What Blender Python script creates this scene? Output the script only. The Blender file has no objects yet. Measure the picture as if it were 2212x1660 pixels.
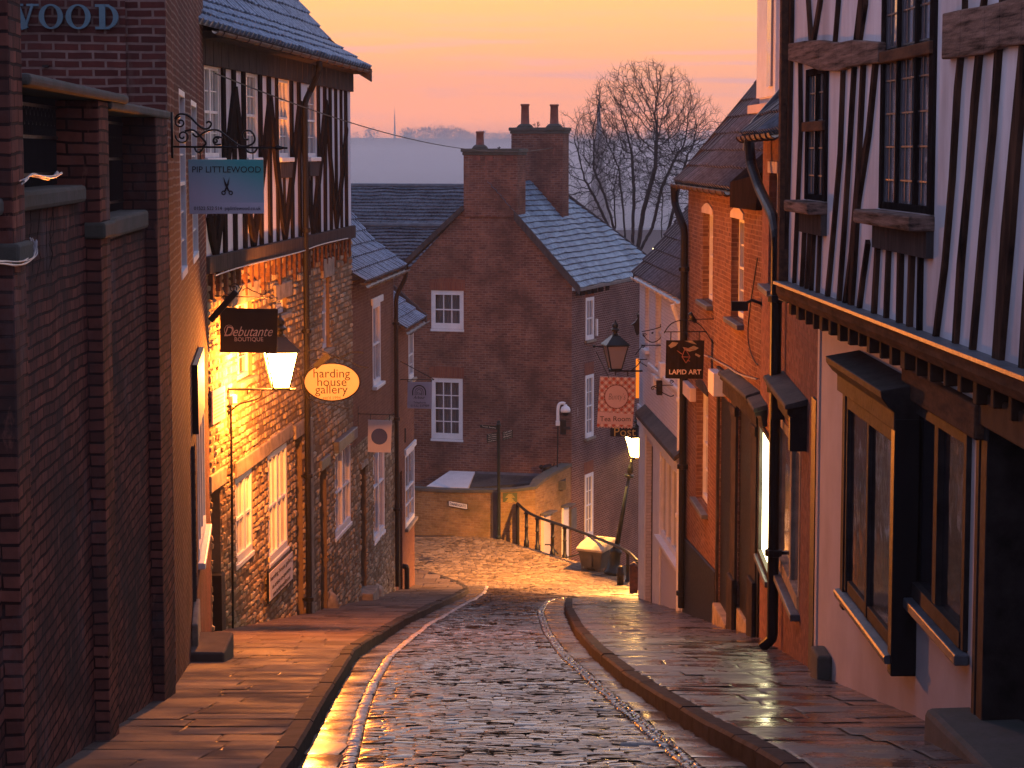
import bpy, math, random
import numpy as np
from mathutils import Vector, Matrix, noise as mnoise
random.seed(7)
S = bpy.context.scene
R = math.radians

# ------------------------------------------------------------------ camera
PITCH = math.atan((830-333)/4866.4)
cd = bpy.data.cameras.new('camera'); cam = bpy.data.objects.new('camera', cd)
S.collection.objects.link(cam); S.camera = cam
cd.sensor_width = 36; cd.lens = 36*4866.4/2212; cd.clip_start = .1; cd.clip_end = 20000
cam.location = (0,0,0); cam.rotation_euler = (math.pi/2-PITCH, 0, 0)

# ------------------------------------------------------------------ world: dawn sky
W = bpy.data.worlds.new("World"); S.world = W; W.use_nodes = True
nt = W.node_tree; nt.nodes.clear()
def nn(t, typ, **kw):
    n = t.nodes.new(typ)
    for k, v in kw.items(): setattr(n, k, v)
    return n
def mth(t, op, a, b=None, clamp=False):
    n = nn(t, 'ShaderNodeMath', operation=op, use_clamp=clamp)
    for i, v in enumerate((a, b)):
        if v is None: continue
        if isinstance(v, (int, float)): n.inputs[i].default_value = v
        else: t.links.new(v, n.inputs[i])
    return n.outputs[0]
def ramp(t, fac, stops, interp='LINEAR'):
    n = nn(t, 'ShaderNodeValToRGB'); n.color_ramp.interpolation = interp
    e = n.color_ramp.elements
    while len(e) < len(stops): e.new(.5)
    for el, (p, c) in zip(e, stops):
        el.position = p; el.color = (c[0], c[1], c[2], 1) if not isinstance(c, (int, float)) else (c, c, c, 1)
    t.links.new(fac, n.inputs[0]); return n.outputs[0]
def mixc(t, fac, a, b, mode='MIX'):
    n = nn(t, 'ShaderNodeMix', data_type='RGBA', blend_type=mode)
    for i, v in ((0, fac), (6, a), (7, b)):
        if isinstance(v, (int, float)): n.inputs[i].default_value = v
        elif isinstance(v, (tuple, list)): n.inputs[i].default_value = (v[0], v[1], v[2], 1)
        else: t.links.new(v, n.inputs[i])
    return n.outputs[2]
tc = nn(nt, 'ShaderNodeTexCoord'); sx = nn(nt, 'ShaderNodeSeparateXYZ'); nt.links.new(tc.outputs['Generated'], sx.inputs[0])
zz = sx.outputs[2]
# elevation in [0,1] compressed so the first degrees near the horizon get most of the ramp
el = mth(nt, 'POWER', mth(nt, 'MAXIMUM', zz, 0.0), .5)
# thin horizontal cloud streaks
mp = nn(nt, 'ShaderNodeMapping'); mp.inputs['Scale'].default_value = (5, 5, 95); nt.links.new(tc.outputs['Generated'], mp.inputs[0])
ns = nn(nt, 'ShaderNodeTexNoise'); ns.inputs['Scale'].default_value = 2.2; ns.inputs['Detail'].default_value = 5; nt.links.new(mp.outputs[0], ns.inputs['Vector'])
el2 = mth(nt, 'ADD', el, mth(nt, 'MULTIPLY', mth(nt, 'SUBTRACT', ns.outputs[0], .5), .05))
glow = ramp(nt, el2, [(0, (.95,.36,.20)), (.10, (1.0,.32,.105)), (.165, (.92,.31,.065)), (.21, (.82,.325,.055)), (.26, (.72,.345,.075)), (.34, (.58,.43,.33)), (.44, (.42,.41,.54)), (.6, (.28,.33,.50)), (.8, (.15,.20,.36)), (1, (.10,.14,.28))])
back = ramp(nt, el, [(0, (.24,.16,.22)), (.3, (.25,.18,.25)), (.55, (.19,.18,.29)), (1, (.11,.14,.28))])
facing = mth(nt, 'ADD', mth(nt, 'MULTIPLY', sx.outputs[1], .62), .42, True)
sky = mixc(nt, facing, back, glow)
cl = ramp(nt, ns.outputs[0], [(.50, 0), (.66, 1)])
band = ramp(nt, el, [(.10, 0), (.17, 1), (.215, 1), (.26, 0)])
sky = mixc(nt, mth(nt, 'MULTIPLY', mth(nt, 'MULTIPLY', cl, band), .8), sky, (.60,.27,.24))
nsk = nn(nt, 'ShaderNodeTexSky', sky_type='NISHITA'); nsk.sun_disc = False; nsk.sun_elevation = R(1.0); nsk.sun_rotation = R(-5)
nsk.air_density = 1.5; nsk.dust_density = 2
add = mixc(nt, .03, sky, nsk.outputs[0], 'ADD')
bg = nn(nt, 'ShaderNodeBackground'); bg.inputs[1].default_value = SKY = 1.0
nt.links.new(add, bg.inputs[0]); wo = nn(nt, 'ShaderNodeOutputWorld'); nt.links.new(bg.outputs[0], wo.inputs[0])
# a very weak, very wide glow from where the sun is about to rise
sd = bpy.data.lights.new('dawn_light', 'SUN'); sd.energy = .08; sd.angle = R(30); sd.color = (1,.66,.5)
so = bpy.data.objects.new('dawn_light', sd); S.collection.objects.link(so); so.rotation_euler = (R(76), 0, R(180-8))
S.view_settings.view_transform = 'Standard'; S.view_settings.look = 'None'; S.view_settings.exposure = 1.2; S.view_settings.gamma = 1
S.cycles.use_denoising = True
S.cycles.max_bounces = 6; S.cycles.volume_bounces = 0; S.cycles.sample_clamp_indirect = 4

# ------------------------------------------------------------------ projection of the photograph's sight lines onto real surfaces
F, CX, CY = 4866.4, 1106, 830
cp, sp = math.cos(PITCH), math.sin(PITCH)
def ray(x, y):
    u = (x-CX)/F; v = -(y-CY)/F
    return Vector((u, cp+v*sp, -sp+v*cp))
def at(x, y, Y):
    d = ray(x, y); return d*(Y/d.y)
CR = {'A1':(0,0,2.372),'A2':(0,700,2.3714),'A3':(400,0,2.371),'A4':(440,680,3.689),'A5':(440,1050,3.3196),'A6':(840,500,3.319),
 'A7':(780,950,3.019),'A8':(860,200,2.9105),'B1':(980,640,2.7667),'B2':(980,1120,3.6867),'B3':(1340,100,2.767),'B4':(1400,700,3.3194),
 'B5':(1540,400,2.7667),'B6':(1540,900,2.371),'B7':(1880,0,1.845),'B8':(1940,800,1.543),'D':(0,0,.8848)}
def px(c, x, y):
    o = CR[c]; return ((o[0]+x/o[2])*.8848, (o[1]+y/o[2])*.8848)
def atc(c, x, y, Y): return at(*px(c, x, y), Y)
K = [(-10,.15),(16,-4.42),(22,-5.45),(28.6,-6.56),(37,-8.03),(44.4,-9.30),(50.5,-10.32),(58,-11.53),(63,-12.3),(66,-12.36),(400,-12.36)]
def lerp_tab(T, t):
    if t <= T[0][0]: return T[0][1]
    for (a, b), (c_, d) in zip(T, T[1:]):
        if t <= c_: return b+(d-b)*(t-a)/(c_-a)
    return T[-1][1]
def G(Y): return sum(lerp_tab(K, Y+k*.9) for k in (-2,-1,0,1,2))/5
class Frame:
    """a vertical plane: x along it (left to right as seen from outside), y into the building, z up"""
    def __init__(s, a, b):
        s.o = Vector((a[0], a[1], 0)); d = Vector((b[0]-a[0], b[1]-a[1], 0)); s.len = d.length
        s.u = d.normalized(); s.n = Vector((-s.u.y, s.u.x, 0)); s.rz = math.atan2(s.u.y, s.u.x)
    def q(s, c, x, y, d=0):
        r = ray(*px(c, x, y)); o = s.o - s.n*d
        t = o.dot(s.n)/r.dot(s.n); p = r*t - s.o
        return (p.dot(s.u), p.z)
    def w(s, x, y, z): return s.o + s.u*x + s.n*y + Vector((0,0,z))
    def loc(s, p):
        p = Vector(p)-s.o; return (p.dot(s.u), p.dot(s.n), p.z)

# ------------------------------------------------------------------ objects
col = S.collection
def thing(name, label, cat, loc=(0,0,0), rz=0, group=None):
    o = bpy.data.objects.new(name, None); col.objects.link(o); o.location = loc; o.rotation_euler = (0,0,rz)
    o.empty_display_size = .3
    return tag(o, label, cat, group)
def tag(o, label=None, cat=None, group=None, kind=None):
    if label: o['label'] = label
    if cat: o['category'] = cat
    if group: o['group'] = group
    if kind: o['kind'] = kind
    return o
def house(name, label, cat, fr, group=None): return thing(name, label, cat, fr.o, fr.rz, group)
class MB:
    def __init__(s): s.v = []; s.f = []; s.mi = []; s.tone = []; s.m = 0; s.t = None
    def face(s, pts):
        i = len(s.v); s.v += [tuple(p) for p in pts]; s.f.append(tuple(range(i, i+len(pts)))); s.mi.append(s.m); s.tone.append(s.t if s.t is not None else .5)
    def add(s, vs, fs):
        i = len(s.v); s.v += [tuple(p) for p in vs]
        for f in fs: s.f.append(tuple(i+k for k in f)); s.mi.append(s.m); s.tone.append(s.t if s.t is not None else .5)
        return s
    def hexa(s, p):  # 4 bottom, 4 top
        return s.add(p, [(3,2,1,0),(4,5,6,7),(0,1,5,4),(1,2,6,5),(2,3,7,6),(3,0,4,7)])
    def box(s, x0, x1, y0, y1, z0, z1):
        if x1<x0: x0,x1=x1,x0
        if y1<y0: y0,y1=y1,y0
        if z1<z0: z0,z1=z1,z0
        return s.hexa([(x0,y0,z0),(x1,y0,z0),(x1,y1,z0),(x0,y1,z0),(x0,y0,z1),(x1,y0,z1),(x1,y1,z1),(x0,y1,z1)])
    def prism(s, pts, y0, y1):  # polygon in xz, counterclockwise seen from -y (x right, z up)
        n = len(pts); vs = [(x,y0,z) for x,z in pts]+[(x,y1,z) for x,z in pts]
        fs = [tuple(range(n)), tuple(range(2*n-1, n-1, -1))]+[((i+1)%n, i, n+i, n+(i+1)%n) for i in range(n)]
        return s.add(vs, fs)
    def strip(s, a, b, w, y0, y1, w2=None):  # straight bar between two xz points
        a, b = Vector(a), Vector(b); d = (b-a).normalized(); q = Vector((-d.y, d.x)); w2 = w2 or w
        return s.prism([a-q*w/2, b-q*w2/2, b+q*w2/2, a+q*w/2], y0, y1)
    def ribbon(s, pts, ws, y0, y1):  # wandering board through xz points
        P = [Vector(p) for p in pts]
        if isinstance(ws, (int, float)): ws = [ws]*len(P)
        L, Rr = [], []
        for i, p in enumerate(P):
            d = (P[min(i+1, len(P)-1)]-P[max(i-1, 0)]).normalized(); q = Vector((-d.y, d.x))
            L.append(p+q*ws[i]/2); Rr.append(p-q*ws[i]/2)
        for i in range(len(P)-1):
            s.prism([Rr[i], Rr[i+1], L[i+1], L[i]], y0, y1)
        return s
    def tube(s, pts, r, n=8, r2=None, closed=False):
        P = [Vector(p) for p in pts]; m = len(P); rr = r if isinstance(r, (list, tuple)) else [r+((r2 if r2 is not None else r)-r)*i/max(1, m-1) for i in range(m)]
        base = len(s.v); prev = None; rings = []
        for i, p in enumerate(P):
            if closed: d = P[(i+1)%m]-P[(i-1)%m]
            else: d = P[min(i+1, m-1)]-P[max(i-1, 0)]
            if d.length < 1e-9: d = Vector((0,0,1))
            d.normalize()
            if prev is None:
                a = d.orthogonal().normalized()
            else:
                a = prev-d*prev.dot(d)
                a = a.normalized() if a.length > 1e-6 else d.orthogonal().normalized()
            prev = a; b = d.cross(a)
            rings.append([p+(a*math.cos(2*math.pi*k/n)+b*math.sin(2*math.pi*k/n))*rr[i] for k in range(n)])
        vs = [v for rg in rings for v in rg]; fs = []
        for i in range(m if closed else m-1):
            j = (i+1)%m
            for k in range(n): fs.append((i*n+k, i*n+(k+1)%n, j*n+(k+1)%n, j*n+k))
        if not closed: fs += [tuple(range(n-1, -1, -1)), tuple((m-1)*n+k for k in range(n))]
        return s.add(vs, fs)
    def lathe(s, prof, c=(0,0,0), n=14):  # prof [(r,z)] bottom to top
        vs = [(c[0]+r*math.cos(2*math.pi*k/n), c[1]+r*math.sin(2*math.pi*k/n), c[2]+z) for r, z in prof for k in range(n)]; m = len(prof)
        fs = [(i*n+k, i*n+(k+1)%n, (i+1)*n+(k+1)%n, (i+1)*n+k) for i in range(m-1) for k in range(n)]
        fs += [tuple(range(n-1, -1, -1)), tuple((m-1)*n+k for k in range(n))]
        return s.add(vs, fs)
    def build(s, name, mats, parent=None, smooth=False, bevel=0, loc=None, rz=None, uv='box'):
        me = bpy.data.meshes.new(name); me.from_pydata(s.v, [], s.f)
        mats = mats if isinstance(mats, (list, tuple)) else [mats]
        for m in mats: me.materials.append(m)
        nf = len(s.f)
        if nf:
            me.polygons.foreach_set('material_index', s.mi)
            if smooth: me.polygons.foreach_set('use_smooth', [True]*nf)
            at_ = me.attributes.new('tone', 'FLOAT', 'FACE'); at_.data.foreach_set('value', s.tone)
            me.update()
            co = np.array(s.v, dtype=float); nl = len(me.loops)
            vi = np.empty(nl, dtype=np.int32); me.loops.foreach_get('vertex_index', vi)
            nr = np.empty(nf*3); me.polygons.foreach_get('normal', nr); nr = np.abs(nr.reshape(-1, 3))
            lt = np.empty(nf, dtype=np.int32); me.polygons.foreach_get('loop_total', lt)
            nl3 = np.repeat(nr, lt, axis=0); c = co[vi]
            isz = (nl3[:,2] > .75); isx = (~isz) & (nl3[:,0] > nl3[:,1])
            U = np.where(isx, c[:,1], c[:,0]); V = np.where(isz, c[:,1], c[:,2])
            uvl = me.uv_layers.new(name='uv'); uvl.data.foreach_set('uv', np.stack([U, V], 1).ravel())
        o = bpy.data.objects.new(name, me); col.objects.link(o)
        if parent is not None: o.parent = parent
        if loc is not None: o.location = loc
        if rz is not None: o.rotation_euler = (0,0,rz)
        if bevel:
            b = o.modifiers.new('bevel', 'BEVEL'); b.width = bevel; b.segments = 2; b.limit_method = 'ANGLE'
        return o
def grid_mesh(name, P, UV, mat, parent=None, smooth=True, tone=None):
    P = np.asarray(P, float); a, b = P.shape[:2]
    me = bpy.data.meshes.new(name)
    idx = np.arange(a*b).reshape(a, b)
    fs = np.stack([idx[:-1,:-1], idx[:-1,1:], idx[1:,1:], idx[1:,:-1]], -1).reshape(-1, 4)
    me.from_pydata(P.reshape(-1,3).tolist(), [], fs.tolist()); me.materials.append(mat)
    uvl = me.uv_layers.new(name='uv'); U = np.asarray(UV).reshape(-1, 2)[fs.ravel()]; uvl.data.foreach_set('uv', U.ravel())
    if smooth: me.polygons.foreach_set('use_smooth', [True]*len(fs))
    me.update(); o = bpy.data.objects.new(name, me); col.objects.link(o)
    if parent is not None: o.parent = parent
    return o
def jit(a): return random.uniform(-a, a)

# ------------------------------------------------------------------ materials
M = {}
def newmat(name):
    m = bpy.data.materials.new(name); m.use_nodes = True; t = m.node_tree
    b = t.nodes['Principled BSDF']; M[name] = m; return m, t, b
def setin(t, b, k, v):
    if isinstance(v, (int, float)): b.inputs[k].default_value = v
    elif isinstance(v, (tuple, list)): b.inputs[k].default_value = (*v[:3], 1)
    else: t.links.new(v, b.inputs[k])
def noise(t, vec, scale, detail=4, rough=.55, stretch=None):
    if stretch:
        m = nn(t, 'ShaderNodeMapping'); m.inputs['Scale'].default_value = stretch; t.links.new(vec, m.inputs[0]); vec = m.outputs[0]
    n = nn(t, 'ShaderNodeTexNoise'); n.inputs['Scale'].default_value = scale; n.inputs['Detail'].default_value = detail; n.inputs['Roughness'].default_value = rough
    t.links.new(vec, n.inputs['Vector']); return n.outputs[0]
def bump(t, b, h, strength, dist=.02, chain=None):
    n = nn(t, 'ShaderNodeBump'); n.inputs['Strength'].default_value = strength; n.inputs['Distance'].default_value = dist
    t.links.new(h, n.inputs['Height'])
    if chain: t.links.new(chain, n.inputs['Normal'])
    if b is not None: t.links.new(n.outputs[0], b.inputs['Normal'])
    return n.outputs[0]
def objc(t): return nn(t, 'ShaderNodeTexCoord').outputs['Object']
def uvc(t):
    n = nn(t, 'ShaderNodeUVMap'); n.uv_map = 'uv'; return n.outputs[0]
def brickmat(name, c1, c2, mort, w=.225, h=.078, ms=.012, dirt=(.03,.025,.025), dirtamt=.5, rough=.9, worn=None, spec=.04, wob=.02):
    m, t, b = newmat(name); uv = uvc(t); oc = objc(t)
    wn = nn(t, 'ShaderNodeTexNoise'); wn.inputs['Scale'].default_value = 1.3; wn.inputs['Detail'].default_value = 3; t.links.new(uv, wn.inputs['Vector'])
    va = nn(t, 'ShaderNodeVectorMath', operation='SUBTRACT'); t.links.new(wn.outputs['Color'], va.inputs[0]); va.inputs[1].default_value = (.5,.5,.5)
    vs = nn(t, 'ShaderNodeVectorMath', operation='SCALE'); t.links.new(va.outputs[0], vs.inputs[0]); vs.inputs['Scale'].default_value = wob*3
    vd = nn(t, 'ShaderNodeVectorMath', operation='ADD'); t.links.new(uv, vd.inputs[0]); t.links.new(vs.outputs[0], vd.inputs[1])
    br = nn(t, 'ShaderNodeTexBrick'); br.offset = .5
    for k, v in (('Scale', 1), ('Mortar Size', ms), ('Mortar Smooth', .25), ('Brick Width', w), ('Row Height', h), ('Bias', 0)): br.inputs[k].default_value = v
    br.inputs['Color1'].default_value = (*c1, 1); br.inputs['Color2'].default_value = (*c2, 1); br.inputs['Mortar'].default_value = (*mort, 1)
    t.links.new(vd.outputs[0], br.inputs['Vector'])
    n1 = noise(t, oc, .9, 5, .6); n2 = noise(t, oc, 9, 4, .6)
    c = mixc(t, mth(t, 'MULTIPLY', n2, .75), br.outputs[0], (c2[0]*.45, c2[1]*.4, c2[2]*.4), 'MIX')
    d = ramp(t, n1, [(.42, 0), (.66, dirtamt)])
    c = mixc(t, d, c, dirt)
    n3 = noise(t, oc, 2.2, 6, .65, (1,1,.25)); e = ramp(t, n3, [(.60, 0), (.74, .35)])
    c = mixc(t, e, c, (mort[0]*.9, mort[1]*.9, mort[2]*.9))
    if worn:
        n4 = noise(t, oc, 1.1, 7, .72, (1,1,.55)); c = mixc(t, ramp(t, n4, [(.55, 0), (.70, .45)]), c, worn)
        n5 = noise(t, oc, 3.1, 6, .7, (1,1,.4)); c = mixc(t, ramp(t, n5, [(.60, 0), (.66, .55)]), c, (.34,.15,.11))
    setin(t, b, 'Base Color', c); setin(t, b, 'Roughness', rough); setin(t, b, 'Specular IOR Level', spec)
    hh = mth(t, 'SUBTRACT', mth(t, 'MULTIPLY', n2, .5), br.outputs[1])
    bump(t, b, hh, .8, .012)
    return m
def plainmat(name, c, rough=.6, metal=0, var=.25, scale=4, spec=.4, bmp=.15, c2=None, stretch=None, coat=0):
    m, t, b = newmat(name); oc = objc(t)
    n1 = noise(t, oc, scale, 5, .6, stretch); n2 = noise(t, oc, scale*6, 3)
    c2 = c2 or tuple(k*(1-var*1.6) for k in c)
    cc = mixc(t, ramp(t, n1, [(.35, 0), (.7, 1)]), c, c2)
    setin(t, b, 'Base Color', cc); setin(t, b, 'Metallic', metal); setin(t, b, 'Specular IOR Level', spec); setin(t, b, 'Coat Weight', coat)
    setin(t, b, 'Roughness', mth(t, 'ADD', mth(t, 'MULTIPLY', n2, .25), rough-.12))
    if bmp: bump(t, b, n2, bmp, .01)
    return m
def tonemat(name, stops, rough=.9, bmp=.5, scale=12, spec=.06, dirt=None):
    m, t, b = newmat(name); oc = objc(t)
    a = nn(t, 'ShaderNodeAttribute'); a.attribute_name = 'tone'
    n1 = noise(t, oc, scale, 5, .65); n0 = noise(t, oc, .8, 4)
    f = mth(t, 'ADD', a.outputs['Fac'], mth(t, 'MULTIPLY', mth(t, 'SUBTRACT', n1, .5), .7))
    c = ramp(t, f, stops)
    if dirt: c = mixc(t, ramp(t, n0, [(.45, 0), (.65, .6)]), c, dirt)
    setin(t, b, 'Base Color', c); setin(t, b, 'Roughness', rough); setin(t, b, 'Specular IOR Level', spec)
    bump(t, b, n1, bmp, .02); return m

brickmat('brick_near', (.42,.155,.11), (.17,.07,.055), (.022,.018,.018), w=.24, h=.085, ms=.010, dirt=(.06,.046,.046), dirtamt=.9, spec=.04, wob=.025, worn=(.22,.19,.2))
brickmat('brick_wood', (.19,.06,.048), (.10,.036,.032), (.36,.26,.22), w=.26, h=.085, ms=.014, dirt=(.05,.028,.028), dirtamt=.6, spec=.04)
brickmat('brick_house', (.38,.17,.105), (.18,.078,.056), (.36,.25,.21), ms=.012, dirt=(.09,.05,.04), dirtamt=.8, worn=(.34,.20,.15))
brickmat('brick_side', (.25,.11,.09), (.15,.068,.058), (.50,.37,.32), ms=.012, dirt=(.09,.05,.045), dirtamt=.5)
brickmat('brick_red', (.27,.135,.10), (.18,.085,.065), (.33,.22,.17), ms=.008, dirt=(.12,.06,.05), dirtamt=.5)
brickmat('brick_orange', (.31,.17,.12), (.14,.075,.058), (.40,.28,.21), ms=.009, dirt=(.14,.06,.04), dirtamt=.6)
brickmat('brick_pink', (.42,.22,.17), (.22,.11,.09), (.30,.20,.16), w=.13, h=.078, ms=.007, dirt=(.14,.08,.06), dirtamt=.3)
brickmat('brick_low', (.42,.27,.13), (.27,.16,.08), (.36,.28,.18), ms=.009, dirt=(.10,.085,.04), dirtamt=.7)
brickmat('painted_brick', (.86,.84,.88), (.80,.78,.82), (.55,.53,.56), ms=.008, dirt=(.55,.52,.54), dirtamt=.3, rough=.6)
tonemat('rubble', [(0, (.17,.125,.08)), (.35, (.29,.22,.14)), (.7, (.38,.30,.195)), (1, (.47,.39,.27))], dirt=(.13,.09,.06))
tonemat('mortar', [(0, (.12,.08,.05)), (1, (.22,.16,.10))])
tonemat('flags', [(0, (.06,.045,.035)), (.5, (.13,.10,.08)), (1, (.2,.155,.12))], rough=.5, bmp=.4)
plainmat('plaster', (.80,.79,.83), .9, var=.12, scale=1.5, c2=(.50,.46,.47), bmp=.45, spec=.05, stretch=(1,1,.3))
plainmat('render', (.62,.54,.52), .75, var=.2, scale=1.1, c2=(.50,.42,.39), bmp=.2, spec=.08)
plainmat('white_paint', (.78,.78,.78), .45, var=.1, scale=3, bmp=.08)
plainmat('grey_paint', (.05,.042,.04), .7, var=.4, bmp=.3, spec=.08)
plainmat('black_paint', (.010,.010,.012), .5, var=.2, bmp=.1, spec=.25)
plainmat('black_timber', (.012,.010,.010), .85, var=.5, scale=5, stretch=(3,3,.35), bmp=.5, c2=(.03,.022,.02), spec=0)
plainmat('stud_timber', (.012,.010,.010), .85, var=.5, scale=2.2, stretch=(2,2,.5), bmp=.6, c2=(.13,.07,.045), spec=0)
plainmat('weathered_timber', (.055,.05,.05), .8, var=.5, scale=4, stretch=(3,3,.5), bmp=.6, c2=(.10,.085,.08), spec=0)
plainmat('brown_timber', (.15,.075,.045), .85, var=.5, scale=4, stretch=(.6,3,3), bmp=.6, c2=(.05,.03,.025), spec=.02)
plainmat('old_oak', (.30,.20,.16), .9, var=.5, scale=7, stretch=(.22,1,4), bmp=1, c2=(.015,.012,.011), spec=.03)
plainmat('cream_board', (.80,.58,.34), .5, var=.05, bmp=0)
plainmat('iron', (.012,.012,.013), .45, metal=.3, var=.3, bmp=.1)
plainmat('green_iron', (.012,.022,.018), .35, metal=.2, var=.3, bmp=.05)
plainmat('cast_gutter', (.10,.065,.055), .5, var=.4, scale=6)
plainmat('lead', (.13,.14,.155), .5, metal=.2, var=.3)
plainmat('stone_trim', (.34,.28,.21), .85, var=.35, scale=4, bmp=.5)
plainmat('coping', (.10,.095,.085), .9, var=.4, scale=3, c2=(.06,.07,.05), bmp=.6)
plainmat('pot', (.28,.10,.065), .7, var=.3)
plainmat('kerbstone', (.065,.054,.05), .8, spec=.1, var=.4, scale=5, bmp=.4)
plainmat('bark', (.03,.02,.018), .9, var=.3)
plainmat('far_stone', (.30,.27,.26), .9, var=.2, scale=.2, bmp=0)
plainmat('wood_bracket', (.08,.045,.03), .85, spec=.1)
plainmat('cable', (.4,.4,.42), .4)
plainmat('black_cable', (.02,.02,.02), .6)
plainmat('rust', (.16,.055,.03), .7, var=.5, scale=8)
plainmat('curtain', (.45,.42,.42), .9, var=.1, bmp=0)
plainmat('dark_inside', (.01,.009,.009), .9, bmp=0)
plainmat('letters_blue', (.10,.22,.28), .4, bmp=0)
plainmat('black_ink', (.012,.012,.014), .6, bmp=0)
plainmat('pale_ink', (.62,.50,.46), .6, bmp=0)
plainmat('yellow_lid', (.62,.52,.33), .4, bmp=.05)
plainmat('bin_body', (.10,.09,.065), .5, bmp=.05)
def glassmat(name, tint=(.02,.022,.028), rough=.06, see=0.0):
    m, t, b = newmat(name); oc = objc(t)
    setin(t, b, 'Base Color', tint); setin(t, b, 'Roughness', rough); setin(t, b, 'Specular IOR Level', .8); setin(t, b, 'Coat Weight', .5)
    n1 = noise(t, oc, 2.5, 2); bump(t, b, n1, .25, .02)
    if see:
        tr = nn(t, 'ShaderNodeBsdfTransparent'); mx = nn(t, 'ShaderNodeMixShader'); mx.inputs[0].default_value = see
        t.links.new(b.outputs[0], mx.inputs[1]); t.links.new(tr.outputs[0], mx.inputs[2])
        t.links.new(mx.outputs[0], t.nodes['Material Output'].inputs[0])
    return m
glassmat('glass'); glassmat('glass_clear', see=.75); glassmat('glass_painted_reflection', (.20,.19,.22), .04)  # third glass: pale base colour painted in place of reflections on the panes
glassmat('lantern_glass', (.35,.30,.28), .2, see=.35)
def emit(name, c, s):
    m, t, b = newmat(name); setin(t, b, 'Base Color', (0.02,.02,.02)); setin(t, b, 'Emission Color', c); setin(t, b, 'Emission Strength', s); return m
LAMPC = (1,.25,.03)
emit('lamp_glow', (1,.55,.17), 34); _t = M['lamp_glow'].node_tree; _tr = nn(_t, 'ShaderNodeBsdfTransparent'); _mx = nn(_t, 'ShaderNodeMixShader'); _mx.inputs[0].default_value = .6; _t.links.new(_t.nodes['Principled BSDF'].outputs[0], _mx.inputs[1]); _t.links.new(_tr.outputs[0], _mx.inputs[2]); _t.links.new(_mx.outputs[0], _t.nodes['Material Output'].inputs[0]); emit('shop_glow', (1,.90,.50), 5); emit('orange_sign', (1,.22,.012), .5); emit('far_lights', (1,.75,.4), 2.0)
emit('indoor_glow', (1,.8,.5), 1.5)
# wet granite setts
def wetmat(name, base, r0, r1, tone=True, bmp=.35, sc=1.1, spec=.6):
    m, t, b = newmat(name); oc = objc(t)
    a = nn(t, 'ShaderNodeAttribute'); a.attribute_name = 'tone'
    n1 = noise(t, oc, sc, 4); n2 = noise(t, oc, 26, 4, .6); n3 = noise(t, oc, 6, 3)
    f = mth(t, 'ADD', mth(t, 'MULTIPLY', a.outputs['Fac'], .6), mth(t, 'MULTIPLY', n3, .5))
    setin(t, b, 'Base Color', ramp(t, f, base))
    setin(t, b, 'Roughness', mth(t, 'ADD', ramp(t, n1, [(.38, r0), (.62, r1)]), mth(t, 'MULTIPLY', mth(t, 'SUBTRACT', n2, .5), .25), True))
    setin(t, b, 'Specular IOR Level', spec)
    h = mth(t, 'ADD', mth(t, 'MULTIPLY', n3, .6), mth(t, 'MULTIPLY', n2, .35)); bump(t, b, h, bmp, .012)
    return m
wetmat('setts', [(.2, (.028,.019,.017)), (.6, (.078,.055,.045)), (1, (.14,.10,.082))], .14, .40, bmp=.22, spec=.38)
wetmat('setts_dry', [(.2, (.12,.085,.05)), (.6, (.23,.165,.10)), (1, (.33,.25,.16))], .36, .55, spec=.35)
wetmat('joint', [(0, (.015,.012,.011)), (1, (.03,.025,.022))], .3, .6)
wetmat('channel', [(.2, (.07,.055,.05)), (.8, (.12,.10,.09))], .14, .38)
wetmat('white_setts', [(.2, (.30,.25,.22)), (.9, (.55,.48,.42))], .3, .55, spec=.4)
wetmat('flags_left', [(.2, (.075,.052,.042)), (.6, (.125,.09,.072)), (1, (.18,.135,.11))], .68, .92, bmp=.25, spec=.15)
wetmat('flags_right', [(.2, (.045,.035,.035)), (.6, (.09,.07,.065)), (1, (.14,.11,.10))], .13, .5, bmp=.22, sc=1.8)
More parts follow.
